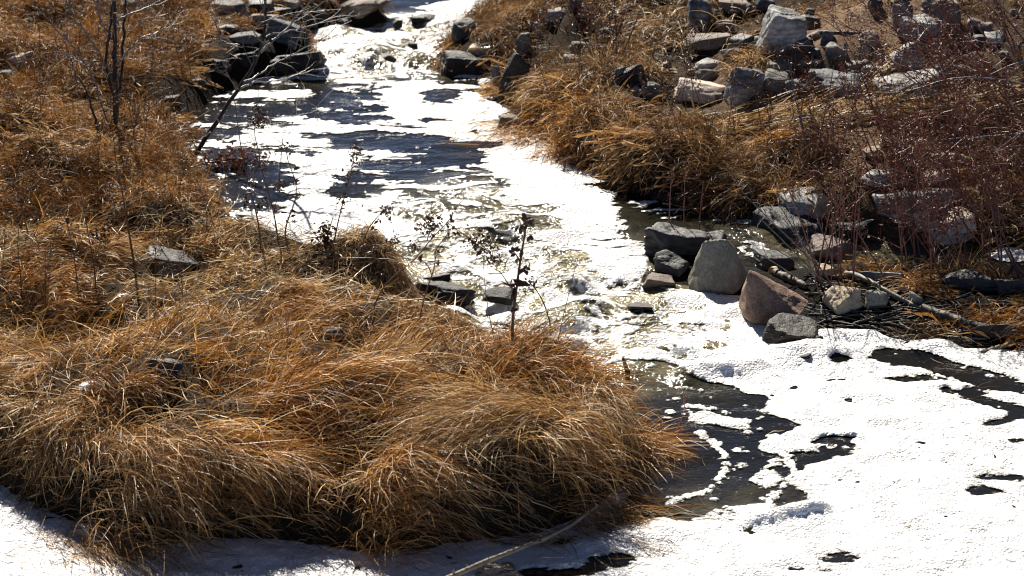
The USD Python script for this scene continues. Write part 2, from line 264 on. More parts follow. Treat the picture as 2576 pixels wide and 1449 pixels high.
for b in [(-.8, 1985, 1142, 44, 24), (-.8, 2008, 1190, 42, 44), (-.7, 2045, 1160, 50, 22), (-.8, 2010, 1232, 70, 22), (-.8, 1990, 1272, 130, 36), (-.8, 1850, 1300, 60, 16), (-.7, 1965, 1330, 50, 6), (-.5, 2165, 1288, 44, 16), (-.3, 2150, 1255, 40, 10), (-.7, 2440, 1154, 56, 18), (-.8, 2500, 1196, 120, 24), (-.8, 2570, 1206, 60, 26), (-.8, 2475, 1235, 70, 32), (-.7, 2560, 1112, 70, 16),
          (-.8, 2500, 1075, 60, 18), (.05, 2120, 1400, 160, 60), (.1, 2300, 1330, 200, 40)]: blob(*b)
put(-0.8, (2190, 890), (2230, 880), (2300, 890), (2380, 905), (2440, 925), (2500, 945), (2600, 965), (2600, 1000), (2500, 985), (2420, 955), (2330, 925), (2230, 908))
put(-0.8, (2340, 968), (2400, 975), (2460, 985), (2520, 1005), (2600, 1035), (2600, 1062), (2520, 1060), (2450, 1052), (2410, 1025), (2390, 995))
for b in [(1, 2440, 1025, 60, 22), (1, 2400, 1005, 50, 14), (1, 2480, 1045, 90, 18), (1, 2540, 990, 60, 8), (-.8, 2300, 948, 90, 16), (-.8, 2130, 905, 60, 10), (-.8, 2230, 955, 60, 14), (-.8, 2350, 950, 60, 12)]: blob(*b)
put(-1.0, (1310, 1449), (1330, 1432), (1440, 1436), (1540, 1405), (1620, 1385), (1690, 1372), (1680, 1385), (1590, 1408), (1520, 1436), (1400, 1452))
put(-.8, (1300, 1385), (1380, 1362), (1500, 1335), (1540, 1345), (1400, 1375))
# lower rapids: mixed
put(0.12, (1000, 560), (1300, 520), (1640, 640), (1660, 740), (1800, 860), (1900, 900), (1720, 950), (1590, 980), (1460, 930), (1040, 860), (1000, 740))
put(0.55, (1560, 620), (1640, 640), (1650, 735), (1600, 720))
put(0.8, (1690, 725), (1880, 752), (1935, 812), (1940, 870), (1860, 915), (1760, 880), (1830, 830), (1740, 800), (1650, 800), (1630, 760))
put(-0.5, (1560, 760), (1640, 720), (1650, 760), (1700, 800), (1640, 830), (1560, 820))
put(-0.45, (1540, 900), (1600, 900), (1700, 905), (1730, 930), (1700, 965), (1620, 975), (1560, 990))
for b in [(.9, 1800, 930, 160, 60), (.7, 1180, 790, 160, 16), (.8, 1120, 790, 120, 20), (-.5, 1180, 770, 110, 26), (.8, 1400, 758, 120, 24), (-.5, 1400, 800, 120, 22), (.6, 1500, 850, 140, 26), (-.4, 1150, 840, 160, 30), (-.5, 1060, 820, 60, 40), (-.35, 1060, 700, 130, 60), (-.3, 1080, 650, 140, 60), (.5, 1380, 660, 90, 22), (.5, 1310, 640, 120, 16), (.6, 1620, 905, 90, 24), (.6, 1690, 870, 70, 20), (-.35, 1570, 660, 60, 40), (-.3, 1450, 640, 120, 60)]: blob(*b)
# middle pool
put(-0.02, (560, 230), (800, 190), (1240, 195), (1260, 260), (1330, 310), (1400, 345), (1420, 390), (1530, 450), (1540, 530), (1640, 640), (1300, 560), (1000, 620), (850, 640), (600, 620), (440, 360))
put(0.85, (985, 230), (1080, 195), (1160, 215), (1245, 260), (1335, 315), (1405, 345), (1420, 390), (1530, 450), (1545, 535), (1610, 610), (1640, 680), (1560, 700), (1450, 620), (1360, 500), (1270, 440), (1230, 400), (1100, 340), (1000, 290))
put(0.6, (600, 560), (700, 540), (800, 500), (870, 470), (960, 490), (1050, 540), (990, 620), (850, 640), (620, 625))
put(0.5, (700, 380), (820, 360), (900, 400), (860, 450), (790, 490), (760, 440))
for b in [(-.6, 890, 245, 170, 34), (-.5, 1020, 350, 180, 36), (-.6, 1170, 400, 150, 34), (-.7, 1180, 365, 130, 20), (-.55, 640, 470, 190, 110), (-.5, 580, 520, 90, 80), (-.5, 1000, 420, 170, 26), (-.5, 900, 475, 140, 50), (-.4, 700, 270, 160, 30), (-.5, 560, 330, 110, 30), (-.5, 850, 290, 130, 24), (-.4, 1110, 240, 90, 30), (-.5, 1290, 245, 60, 40), (-.5, 1320, 300, 80, 30), (-.6, 600, 390, 110, 40),
          (-.5, 1190, 480, 150, 26), (-.4, 1080, 520, 140, 24), (-.4, 960, 450, 120, 22), (.5, 640, 340, 120, 26), (.5, 720, 300, 120, 20), (-.4, 1350, 520, 110, 22), (-.3, 1250, 560, 130, 22), (-.8, 1080, 300, 60, 10), (.5, 540, 345, 80, 20), (-.4, 1200, 590, 130, 30)]: blob(*b)
# upper rapids and above
put(0.05, (770, 190), (770, 110), (850, 50), (1000, 20), (1150, 30), (1330, -30), (1230, 50), (1130, 110), (1110, 190))
put(-0.8, (900, 60), (880, -120), (1120, -120), (1130, 20), (1080, 20), (1060, 35), (970, 48))
put(0.8, (1050, 30), (1110, 10), (1200, -10), (1330, -60), (1320, 0), (1220, 48), (1120, 60), (1060, 50))
for b in [(.8, 1075, 18, 60, 14), (-.6, 1000, 40, 80, 12), (-.4, 950, 130, 90, 14), (-.3, 1100, 100, 60, 30), (.5, 860, 110, 110, 20), (.5, 920, 80, 140, 14), (.4, 830, 165, 80, 20)]: blob(*b)
# side channel and quiet inlet
put(-0.9, (1545, 500), (1540, 462), (1640, 480), (1900, 530), (2000, 570), (2300, 590), (3000, 600), (3000, 740), (2400, 700), (2100, 660), (1900, 670), (1800, 650), (1640, 620), (1600, 590), (1560, 545))
for b in [(.9, 2540, 640, 120, 40), (.6, 1880, 560, 90, 16), (.6, 2200, 600, 60, 20), (.7, 1680, 540, 60, 8), (.7, 1620, 512, 30, 6)]: blob(*b)
COVER = ndimage.gaussian_filter(np.array(im), 1.8)
im2 = Image.new('F', (NX, NY), 0.0)
fill([W([(1000, 600), (1250, 560), (1600, 640), (1680, 720), (1850, 820), (1920, 890), (1740, 965), (1580, 980), (1460, 930), (1040, 860), (1000, 740)]), W([(760, 185), (775, 100), (850, 45), (1100, 40), (1230, 40), (1140, 100), (1110, 180), (950, 190)])], 1.0, im2)
fill([W([(1700, 1260), (1850, 1260), (2050, 1250), (2080, 1300), (1900, 1335), (1700, 1335)]), W([(1580, 900), (1760, 900), (1760, 960), (1600, 985)])], 0.3, im2)
fill([W([(1850, 520), (2000, 560), (2260, 590), (2260, 650), (1950, 660), (1850, 640)])], 0.5, im2)
fill([W([(1000, 480), (1300, 440), (1500, 560), (1600, 640), (1250, 560), (1000, 600)])], 0.45, im2)
CHURN = ndimage.gaussian_filter(np.array(im2), 7.0)
ROLL = np.zeros_like(GX)
NEAR = 1 - sst(12.6, 14.2, GY)                  # the lower pool carries the thickest foam
for (a, b, r, h) in [((1735, 950), (1895, 927), .085, .075), ((1892, 1322), (2060, 1288), .05, .055), ((1380, 752), (1500, 775), .09, .06), ((2040, 850), (2180, 858), .10, .05), ((1560, 900), (1680, 880), .09, .06), ((1240, 640), (1400, 668), .11, .03), ((2330, 885), (2420, 860), .1, .04), ((1960, 900), (2080, 890), .12, .07), ((1690, 745), (1850, 780), .16, .05), ((1300, 690), (1440, 720), .11, .03), ((1500, 1385), (1700, 1340), .12, .03)]:
    A_, B_ = on_water(*a)[:2], on_water(*b)[:2]; ab = B_ - A_
    t = np.clip(((GX - A_[0]) * ab[0] + (GY - A_[1]) * ab[1]) / ab.dot(ab), 0, 1)
    dd = np.hypot(GX - A_[0] - t * ab[0], GY - A_[1] - t * ab[1])
    ROLL = np.maximum(ROLL, h * np.exp(-(dd / r) ** 2))
def water_z(x, y):
    c = samp(CHURN, x, y); q = np.stack([x, y, 0 * x], -1)
    wv = (fbm(q * [2.6, 3.8, 1], 2, 21) - 0.5) * 0.20 + (noise(q * [6, 10, 1], 22) - .5) * 0.045
    calm = (fbm(q * [3.0, 6.5, 1], 2, 23) - 0.5) * 0.014 + (noise(q * [11, 20, 1], 24) - .5) * 0.004
    return level(x, y) + c * wv + (1 - c) * calm + samp(ROLL, x, y)
wx = np.r_[-60, -20, -10, np.arange(-6.0, 7.2, 0.035), 10, 20, 60]; wy = np.r_[-200, -60, -10, 2, 6, np.arange(8.6, 27.0, 0.035), 28, 30, 34, 40, 60, 120]
ax, ay = np.meshgrid(wx, wy)
az = water_z(ax, ay); idx = np.arange(ax.size).reshape(ax.shape)
quad = np.stack([idx[:-1, :-1], idx[:-1, 1:], idx[1:, 1:], idx[1:, :-1]], -1).reshape(-1, 4)
dw = samp(D, ax, ay).ravel()[quad].min(1)
quad = quad[dw < 0.12]
keep, inv = np.unique(quad, return_inverse=True)
pts = np.stack([ax, ay, az], -1).reshape(-1, 3)[keep]
wm = obj('stream_water', (pts, inv.reshape(-1, 4)), WATER, smooth=True)
primvar(wm, 'churn', samp(CHURN, pts[:, 0], pts[:, 1])); tag(wm, kind='structure')

# foam: a raised, lumpy layer cut along its edge
ys_ = [8.7]
while ys_[-1] < 26.0: ys_.append(ys_[-1] + 0.00010 * ys_[-1] ** 2 + 0.0015)
fx_, fy_ = np.arange(-5.4, 6.6, 0.0125), np.array(ys_)
ax, ay = np.meshgrid(fx_, fy_)
q = np.stack([ax, ay, 0 * ax], -1)
chf = samp(CHURN, ax, ay)
warp = np.stack([fbm(q * [2.2, 3.0, 1], 3, 51) - .5, fbm(q * [2.2, 3.0, 1] + 40, 3, 52) - .5, 0 * ax], -1)
q0, q = q, q + warp * [.55, .22, 0]
F = samp(COVER, ax + warp[..., 0] * .16, ay + warp[..., 1] * .10) + rough_fbm(q * [3.6, 9.5, 1], 5, 31) * (2.5 - 1.1 * samp(NEAR, ax, ay)) + (fbm(q * [13, 34, 1], 4, 34) - .5) * (1.35 - .95 * samp(NEAR, ax, ay)) + (fbm(q * [2.0, 3.6, 1], 2, 33) - .5) * .7 * (1 - samp(NEAR, ax, ay))  + (noise(q * [38, 52, 1], 35) - .5) * 0.14 + chf * ((fbm(q * [22, 36, 1], 3, 36) - 0.5) * 1.3 + (noise(q * [55, 80, 1], 37) - .5) * 0.7 + 0.24)
def line_of_foam(px, w):
    global F
    p = spl(W(px), 60)[:, :2]; box = (q0[..., 0] > p[:, 0].min() - .1) & (q0[..., 0] < p[:, 0].max() + .1) & (q0[..., 1] > p[:, 1].min() - .1) & (q0[..., 1] < p[:, 1].max() + .1)
    g = q0[box][:, :2]; dd = np.sqrt(((g[:, None] - p[None]) ** 2).sum(2)).min(1)
    F[box] = np.maximum(F[box], (w * (.2 + 1.7 * fbm(np.column_stack([g * 9, 0 * g[:, :1]]), 2, 61)) - dd) * 11 + (fbm(np.column_stack([g * 40, 0 * g[:, :1]]), 2, 62) - .5) * .7)
for l_ in [([(1762, 1092), (1790, 1118), (1815, 1145), (1822, 1172), (1806, 1212), (1772, 1240), (1725, 1254), (1690, 1266)], .030), ([(1940, 1098), (1962, 1130), (1990, 1165), (1985, 1205), (1955, 1240), (1930, 1275), (1890, 1300)], .022), ([(1740, 1315), (1800, 1318), (1870, 1298), (1920, 1280)], .018),
           ([(1725, 1022), (1780, 1028), (1835, 1040)], .022), ([(1640, 985), (1700, 978), (1760, 985)], .010), ([(2240, 925), (2330, 938), (2420, 965), (2500, 990)], .012), ([(2020, 1128), (2070, 1124), (2130, 1130)], .012)]: line_of_foam(*l_)
br = np.random.default_rng(66)
for (u0, u1, v0, v1, n_) in [(1640, 1960, 980, 1320, 90), (2200, 2575, 890, 1060, 60), (1550, 1900, 470, 560, 40), (560, 1250, 230, 520, 110), (1540, 1720, 890, 980, 40), (2000, 2160, 1100, 1160, 16)]:
    for c_ in W(np.column_stack([br.uniform(u0, u1, n_), br.uniform(v0, v1, n_)])):
        rad = .006 + .022 * br.random() ** 3 + .0006 * (c_[1] - 10); i0, j0 = np.searchsorted(fx_, c_[0]), np.searchsorted(fy_, c_[1])
        s_ = (slice(max(j0 - 6, 0), j0 + 6), slice(max(i0 - 8, 0), i0 + 8)); dd = np.hypot((ax[s_] - c_[0]) / 1.3, ay[s_] - c_[1])
        F[s_] = np.maximum(F[s_], (rad - dd) * 16)
F = np.minimum(F, (0.06 - samp(D, ax, ay)) * 12)
inside = F > 0
cell = inside[:-1, :-1] | inside[1:, :-1] | inside[:-1, 1:] | inside[1:, 1:]
idx = np.arange(ax.size).reshape(ax.shape)
a_, b_, c_, d_ = (s[cell] for s in (idx[:-1, :-1], idx[:-1, 1:], idx[1:, 1:], idx[1:, :-1]))
tri = np.vstack([np.stack([a_, b_, c_], 1), np.stack([a_, c_, d_], 1)])
Ff = F.ravel(); n_in = (Ff[tri] > 0).sum(1)
P2 = np.stack([ax, ay], -1).reshape(-1, 2)
def cut(i, j):                                   # the point where the edge of the foam crosses from vertex i to j
    t = (Ff[i] / (Ff[i] - Ff[j]))[:, None]
    return P2[i] + (P2[j] - P2[i]) * t
full = tri[n_in == 3]
def rolled(t, want):                             # rotates each triangle so that the odd corner comes first
    k = np.argmax((Ff[t] > 0) == want, 1); r_ = np.arange(len(t))
    return np.stack([t[r_, k], t[r_, (k + 1) % 3], t[r_, (k + 2) % 3]], 1)
one, two = rolled(tri[n_in == 1], True), rolled(tri[n_in == 2], False)
base_n = ax.size
p1, p2 = cut(one[:, 0], one[:, 1]), cut(one[:, 0], one[:, 2]); p3, p4 = cut(two[:, 1], two[:, 0]), cut(two[:, 2], two[:, 0])
k1 = base_n + np.arange(len(one)); k2 = k1 + len(one); k3 = base_n + 2 * len(one) + np.arange(len(two)); k4 = k3 + len(two)
allp = np.vstack([P2, p1, p2, p3, p4]); allF = np.r_[Ff, np.zeros(2 * len(one) + 2 * len(two))]
fc = np.vstack([full, np.stack([one[:, 0], k1, k2], 1), np.stack([k3, two[:, 1], two[:, 2]], 1), np.stack([k3, two[:, 2], k4], 1)])
keep, inv = np.unique(fc, return_inverse=True)
allp, allF, fc = allp[keep], allF[keep], inv.reshape(-1, 3)
q = np.stack([allp[:, 0], allp[:, 1], 0 * allF], -1)
thick = sst(-.05, 0.55, allF)
fz = water_z(allp[:, 0], allp[:, 1]) + 0.004 + (0.004 + 0.004 * samp(NEAR, allp[:, 0], allp[:, 1])) * (1 - .7 * samp(CHURN, allp[:, 0], allp[:, 1])) * sst(0, 0.3, allF) + thick * ((fbm(q * [7, 9, 1], 3, 41) - 0.5) * (0.012 + 0.022 * samp(NEAR, allp[:, 0], allp[:, 1]) + 0.008 * samp(CHURN, allp[:, 0], allp[:, 1])) + (noise(q * 45, 42) - 0.5) * 0.008)
rk = np.round(allp * 2e4).astype(np.int64); _, first, inv = np.unique(rk, axis=0, return_index=True, return_inverse=True)
fmv = np.column_stack([allp, fz])[first]; fc = inv.ravel()[fc]; fc = fc[(fc[:, 0] != fc[:, 1]) & (fc[:, 1] != fc[:, 2]) & (fc[:, 0] != fc[:, 2])]
fm = obj('foam', (fmv, fc), FOAM, smooth=True); primvar(fm, 'thick', thick[first]); primvar(fm, 'churn', samp(CHURN, fmv[:, 0], fmv[:, 1]))
tag(fm, 'white bubbly foam floating in sheets and patches on the stream', 'foam', kind='stuff')
print('foam tris', len(fc))
# ------------------------------------------------------------------ rocks
def rock_mesh(w, d, h, seed, sub=3, facets=11, sharp=26, rough=0.07, tilt=0.12, boxy=0.75, shape=None):
    r = np.random.default_rng(seed)
    s = trimesh.creation.icosphere(sub); n = np.array(s.vertices)
    nd = r.normal(size=(facets, 3)); nd[:, 2] *= 0.7; nd /= np.linalg.norm(nd, axis=1, keepdims=True)
    hh = 0.62 + 0.42 * r.random(facets)
    ax_ = np.vstack([np.eye(3), -np.eye(3)]) + r.normal(size=(6, 3)) * 0.16
    ax_ /= np.linalg.norm(ax_, axis=1, keepdims=True)
    pl, ph = np.vstack([nd, ax_]), np.r_[hh, np.full(6, boxy) * (0.85 + 0.3 * r.random(6))]
    if shape is not None:                       # the faces of a boulder whose form the photograph shows well
        hull = trimesh.convex.convex_hull(np.array(shape, float)); c_ = hull.vertices.mean(0)
        pl = hull.face_normals; ph = np.maximum(((hull.triangles_center - c_) * pl).sum(1), .05); tilt = 0; sharp = 60; rough = .035
    dots = np.maximum(n @ pl.T, 0) / ph
    rad = (dots ** sharp).sum(1) ** (-1.0 / sharp)
    v = n * rad[:, None]
    o = r.random(3) * 50
    v += n * ((fbm(v * 1.7 + o, 3, seed) - 0.5) * 1.8 * rough * 2 + (fbm(v * 6 + o, 3, seed + 5) - 0.5) * rough * 1.5 + (fbm(v * 17 + o, 2, seed + 9) - .5) * rough * .5)[:, None]
    ext = np.array([np.ptp(v[:, 0]), np.ptp(v[:, 1]), np.ptp(v[:, 2])]); v = (v - (v.max(0) + v.min(0)) / 2) / ext
    a, b = r.normal() * tilt, r.normal() * tilt
    v = v * [w, d, h]
    R = trimesh.transformations.euler_matrix(a, b, r.normal() * 0.15)[:3, :3]
    return v @ R.T, np.array(s.faces)
rock_feet = []
def put_rock(name, u, v, w, h, kind, label, seed=None, depth=0.85, low=0.28, group=None, lean=0.0, bury=0.34, **kw):
    seed = seed or int(u * 13 + v * 7)
    foot = surface(u, v + h * 0.40)
    for _ in range(2):
        k = px_per_m(foot); Wm = w / k; Dm = depth * Wm
        sn, cs = math.sin(PITCH + (v - 724.5) / 1449 * 0.243), math.cos(PITCH + (v - 724.5) / 1449 * 0.243)
        Hm = (h / k - Dm * 0.72 * sn) / cs
        if Hm < low * Wm:
            Hm = low * Wm * 0.9; Dm = max(0.3 * Wm, (h / k - Hm * cs) / (0.72 * sn))
    c = foot + [0, Dm * 0.36, 0]
    Ht = Hm / (1 - bury)
    z0 = min(ground(c[0], c[1]), foot[2] + 0.3) if ground(c[0], c[1]) > level(c[0], c[1]) else foot[2]
    z0 = max(foot[2], min(z0, foot[2] + 0.4 * Hm))
    vv, ff = rock_mesh(Wm * 1.06, Dm, Ht, seed, **{'sub': 4 if w > 75 else 3, **kw})
    if lean: vv = vv @ trimesh.transformations.rotation_matrix(lean, [0, 1, 0])[:3, :3].T
    x = np.array([c[0], c[1], foot[2] + Hm - Ht / 2 + 0.3 * (z0 - foot[2])])
    m = obj(name, (vv, ff), ROCK[kind], smooth=38)
    UsdGeom.Xformable(m).AddTranslateOp().Set(Gf.Vec3d(*map(float, x)))
    tag(m, label, 'rock' if name == 'rock' else name, group)
    rock_feet.append((x[0], x[1], Wm / 2, Dm / 2, x[2] + Ht / 2))
    return m
rocks = [
 # u, v, w, h, kind, label, options     top left cluster by the upper rapids
 (577, 22, 95, 40, 'grey', 'lichen spotted pale grey boulder at the top edge, left of the upper rapids'),
 (650, 20, 72, 42, 'dark', 'dark rock in shade between the spotted boulder and the brown top rocks'),
 (718, 8, 64, 28, 'grey', 'low grey rock cut by the top of the picture, left of the big mauve boulder'),
 (705, 30, 54, 26, 'wet', 'small black wedge of rock above the tan rounded boulder'),
 (658, 55, 86, 44, 'brown', 'rounded tan grey boulder behind the leaning sapling'),
 (708, 84, 88, 66, 'blue', 'largest blue grey boulder of the heap behind the leaning sapling', dict(lean=0.3, facets=8)),
 (580, 74, 60, 26, 'dark', 'pointed dark grey rock left of the boulder heap'),
 (615, 95, 78, 30, 'grey', 'flat sunlit grey slab at the foot of the boulder heap'),
 (757, 98, 46, 56, 'wet', 'upright black rock on the right end of the boulder heap'),
 (776, 50, 44, 32, 'wetbrown', 'dark brown rock touching the foam above the boulder heap'),
 (740, 162, 150, 56, 'wetbrown', 'long low dark brown rock at the waterline under the boulder heap', dict(depth=.6)),
 (795, 33, 64, 24, 'wetbrown', 'low brown rock left of the big mauve boulder at the top'),
 (900, 22, 150, 56, 'brown', 'big smooth mauve grey boulder at the head of the upper rapids', dict(facets=7, sharp=9)),
 (862, 54, 30, 12, 'wet', 'tiny black stone at the foot of the big mauve boulder'),
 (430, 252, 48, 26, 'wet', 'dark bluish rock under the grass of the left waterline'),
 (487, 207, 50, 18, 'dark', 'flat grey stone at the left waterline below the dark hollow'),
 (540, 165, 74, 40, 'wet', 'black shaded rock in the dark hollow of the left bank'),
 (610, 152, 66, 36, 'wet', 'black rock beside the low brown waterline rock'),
 (330, 14, 60, 26, 'pale', 'pale stone behind the stems of the young tree at the top'),
 (45, 150, 66, 28, 'pink', 'flat pale brown stone in the grass at the far left'),
 (78, 291, 24, 20, 'pale', 'small white stone in the dry grass at the left edge'),
 (8, 190, 44, 24, 'pale', 'grey stone half cut off by the left edge'),
 # in the upper rapids
 (1063, 47, 58, 20, 'wet', 'flat black rock in foam at the head of the upper rapids'),
 (1038, 114, 26, 14, 'wet', 'smallest dark stone standing in the middle of the upper rapids'),
 (972, 149, 40, 24, 'wetbrown', 'dark pointed stone low in the upper rapids', dict(lean=-.3)),
 (1000, 58, 24, 18, 'wet', 'black sliver of stone left of the flat black rock'),
 # right bank, upper left part
 (1168, 165, 145, 68, 'wet', 'large blocky black boulder at the foot of the upper rapids', dict(depth=.55, boxy=.66, sharp=26)),
 (1205, 129, 62, 30, 'tan', 'tan block lying on top of the large black boulder', dict(boxy=.62)),
 (1292, 200, 64, 118, 'wet', 'tall black upright slab at the right waterline', dict(depth=.7, lean=.1)),
 (1254, 205, 26, 72, 'grey', 'thin grey slab leaning on the tall black slab', dict(lean=-.15)),
 (1225, 172, 50, 44, 'wet', 'black rock between the blocky boulder and the upright slab'),
 (1165, 76, 58, 48, 'dark', 'dark grey rock under the grass at the right of the upper rapids'),
 (1279, 310, 62, 44, 'brown', 'brown grey rock sitting in white foam below the upright slab', dict(facets=8)),
 (1400, 40, 60, 36, 'pale', 'bluish white rock among dry weeds near the top centre'),
 (1316, 114, 46, 56, 'grey', 'grey upright rock behind the tan block'),
 (1358, 70, 38, 24, 'pale', 'small whitish stone left below the bluish white rock'),
 (1460, 120, 58, 32, 'grey', 'grey rock in weeds above the streaked stone'),
 (1442, 162, 48, 42, 'pale', 'streaked light grey stone in weeds on the right bank'),
 (1588, 195, 72, 58, 'wet', 'black faced rock in the grass slope, grey on its left side'),
 (1563, 190, 36, 44, 'grey', 'grey rock against the left side of the black faced rock'),
 (1597, 231, 34, 24, 'blue', 'small blue grey stone under the black faced rock'),
 (1637, 238, 58, 48, 'blue', 'blue grey rock left of the pinkish slab'),
 (1682, 181, 44, 17, 'grey', 'flat thin grey stone above the blue grey rock'),
 (1497, 6, 34, 20, 'pale', 'pale stone cut by the top edge over the weeds'),
 (1547, 40, 44, 28, 'dark', 'dark rock above the grass overhang at the top'),
 # right bank, rock slope
 (1757, 44, 62, 92, 'blue', 'tall blue grey boulder, bright on its left edge, near the top', dict(lean=.15)),
 (1924, 12, 48, 34, 'blue', 'bluish rock cut by the top edge above the largest pale boulder'),
 (1850, 16, 84, 38, 'brown', 'dark brown block cut by the top edge'),
 (1968, 88, 110, 108, 'pale', 'largest pale grey boulder high on the rock slope', dict(depth=.8, boxy=.66, sharp=24, lean=.12)),
 (2032, 58, 60, 40, 'dark', 'dark rock tucked behind the right of the largest pale boulder'),
 (1778, 106, 112, 46, 'brown', 'long brown rock below the tall blue grey boulder'),
 (1872, 106, 58, 42, 'dark', 'dark grey rock left of the largest pale boulder'),
 (1828, 133, 38, 24, 'grey', 'small grey stone left of two dark stones under the slope'),
 (1848, 139, 48, 34, 'blue', 'blue grey stone below the dark grey rock'),
 (2100, 136, 46, 42, 'grey', 'rounded grey stone, pale on the left, on bare brown soil'),
 (2125, 131, 13, 34, 'pale', 'thin upright pale stone beside the rounded grey stone'),
 (1960, 175, 72, 44, 'olive', 'dark pointed grey stone below the largest pale boulder'),
 (1780, 164, 58, 26, 'pale', 'flat pale stone behind the small grey block'),
 (1783, 188, 64, 34, 'grey', 'small grey block above the pinkish slab'),
 (1762, 232, 130, 68, 'pink', 'pinkish pale slab facing the sun on the right bank', dict(boxy=.62, sharp=24, depth=.9)),
 (1880, 220, 90, 82, 'pale', 'whitish grey boulder right of the pinkish slab'),
 (1953, 208, 74, 50, 'grey', 'grey rock joined to the right of the whitish grey boulder'),
 (2003, 224, 58, 54, 'blue', 'dark blue grey wedge right of the whitish boulder', dict(sharp=26)),
 (2110, 210, 158, 66, 'blue', 'broad flat blue grey boulder streaked with white', dict(facets=8)),
 (2150, 241, 80, 30, 'brown', 'brown slab under the streaked flat boulder'),
 (2295, 228, 155, 78, 'pale', 'bright whitish streaked boulder half under the pale straw'),
 (2265, 42, 50, 60, 'blue', 'grey rock with dark left side high on the right slope'),
 (2310, 70, 92, 68, 'pale', 'light grey boulder under the overhanging brown rock'),
 (2362, 40, 108, 84, 'brown', 'overhanging dark brown rock high on the right slope', dict(lean=.2)),
 (2187, 105, 48, 40, 'brown', 'brown stone in the soil above the small white stones'),
 (2173, 134, 34, 30, 'pale', 'small whitish stone under the brown stone'),
 (2285, 152, 84, 62, 'pale', 'long pale slanting stone behind bare twigs', dict(lean=-.5)),
 (2347, 118, 42, 32, 'pale', 'pale stone above the slanting stone'),
 (2193, 175, 46, 22, 'pale', 'flat pale stone above the streaked flat boulder'),
 (2155, 168, 48, 24, 'grey', 'grey stone left of the flat pale stone'),
 (2503, 98, 48, 32, 'pale', 'pale stone behind red twigs near the right edge'),
 (2390, 400, 100, 40, 'tan', 'pale stone deep behind the red shrub'),
 (2208, 452, 90, 48, 'pale', 'pale rock above the layered black slab, seen through stems'),
 (2355, 446, 105, 40, 'pink', 'long pale rock behind the red shrub, over the big pale boulder'),
 (2262, 394, 50, 60, 'dark', 'dark grey rock behind the red shrub'),
 (2200, 386, 54, 26, 'brown', 'brown stone in grass left of the dark rock behind the shrub'),
 # channel and spit
 (1685, 496, 112, 40, 'wet', 'flat black rock in the quiet inlet', dict(depth=.7)),
 (1995, 565, 172, 84, 'dark', 'layered blue black slab at the side channel', dict(sharp=26, boxy=.66)),
 (2040, 512, 150, 66, 'pale', 'pale slab lying behind the layered black slab'),
 (2064, 528, 50, 66, 'brown', 'brown slab leaning on the layered black slab', dict(depth=.5, lean=.12)),
 (2310, 530, 225, 104, 'pale', 'biggest pale boulder at the side channel, behind red stems'),
 (2400, 578, 120, 84, 'pink', 'pale wedge in front of the biggest pale boulder', dict(lean=-.3)),
 (2150, 585, 110, 60, 'wet', 'black rock between the layered slab and the biggest pale boulder'),
 (1700, 607, 155, 82, 'dark', 'wide dark boulder, brown at its left end, behind the olive boulder', dict(depth=.65, boxy=.62, sharp=26, rough=.11)),
 (1792, 610, 88, 54, 'dark', 'dark grey boulder touching the back of the olive boulder'),
 (1810, 678, 150, 140, 'olive', 'olive grey boulder with a flat sloping face beside the foam', dict(depth=.75, shape=[(-.5, .1, 1), (.3, .1, 1), (.5, -.1, .75), (1, 0, -.1), (.9, -.3, -.9), (-.6, -.3, -1), (-1, -.2, -.3), (-.95, .3, -.1), (.1, -.9, -.25), (-.8, -.75, -.35), (.5, -.8, -.5), (0, .9, .3), (.6, .9, -.5), (-.7, .9, -.5)])),
 (1690, 668, 86, 62, 'dark', 'dark grey rock in the gap left of the olive boulder'),
 (1660, 712, 82, 40, 'brown', 'low brown grey rock in the foam left of the olive boulder'),
 (1610, 772, 64, 22, 'wetbrown', 'wet rock washed over by the rapids', dict(low=.12)),
 (1976, 748, 215, 145, 'red', 'large red brown boulder right of the olive boulder', dict(depth=.75, shape=[(-.8, .1, 1), (-.95, -.2, .65), (-1, -.5, -.25), (1, .1, -.45), (.92, -.4, -.85), (-.35, -1, -1), (-.9, .8, -.6), (.6, .8, -.75), (-.6, .5, .75), (.35, -.75, -.45), (-.75, -.8, -.5), (.2, .3, .25)])),
 (1990, 840, 130, 74, 'wetbrown', 'square wet dark block jutting into the foam', dict(boxy=.6, sharp=26)),
 (2038, 857, 64, 34, 'wetbrown', 'small dark brown stone right of the square wet block'),
 (2125, 760, 94, 62, 'tan', 'tan rock with twig shadows on the driftwood spit'),
 (1950, 657, 96, 52, 'dark', 'dark rock behind the red brown boulder'),
 (2216, 697, 115, 36, 'blue', 'flat grey green rock beside the leaning driftwood pole'),
 (2095, 630, 105, 58, 'brown', 'brown rock under root fibres behind the stem cluster'),
 (2077, 682, 54, 34, 'tan', 'small tan rock at the foot of the stem cluster'),
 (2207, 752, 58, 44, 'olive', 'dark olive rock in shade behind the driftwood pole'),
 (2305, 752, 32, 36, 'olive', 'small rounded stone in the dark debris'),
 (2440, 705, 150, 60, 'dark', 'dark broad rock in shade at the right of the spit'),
 (2540, 720, 80, 50, 'dark', 'dark rock at the right edge above the orange reeds'),
 (2500, 835, 110, 34, 'wetbrown', 'low rough wet rock at the waterline near the right edge'),
 # left foreground
 (440, 667, 148, 56, 'grey', 'flat grey granite rock in the grass of the near left bank', dict(boxy=.62)),
 (835, 838, 74, 32, 'blue', 'blue grey rock half buried behind the near grass'),
 (415, 926, 90, 16, 'dark', 'bluish stone almost buried in dry grass'),
 (1110, 740, 160, 54, 'wet', 'long wet black rock splitting the rapids below the mound', dict(depth=.5)),
 (1090, 708, 90, 26, 'wetbrown', 'dark ledge with washed straw above the long wet black rock'),
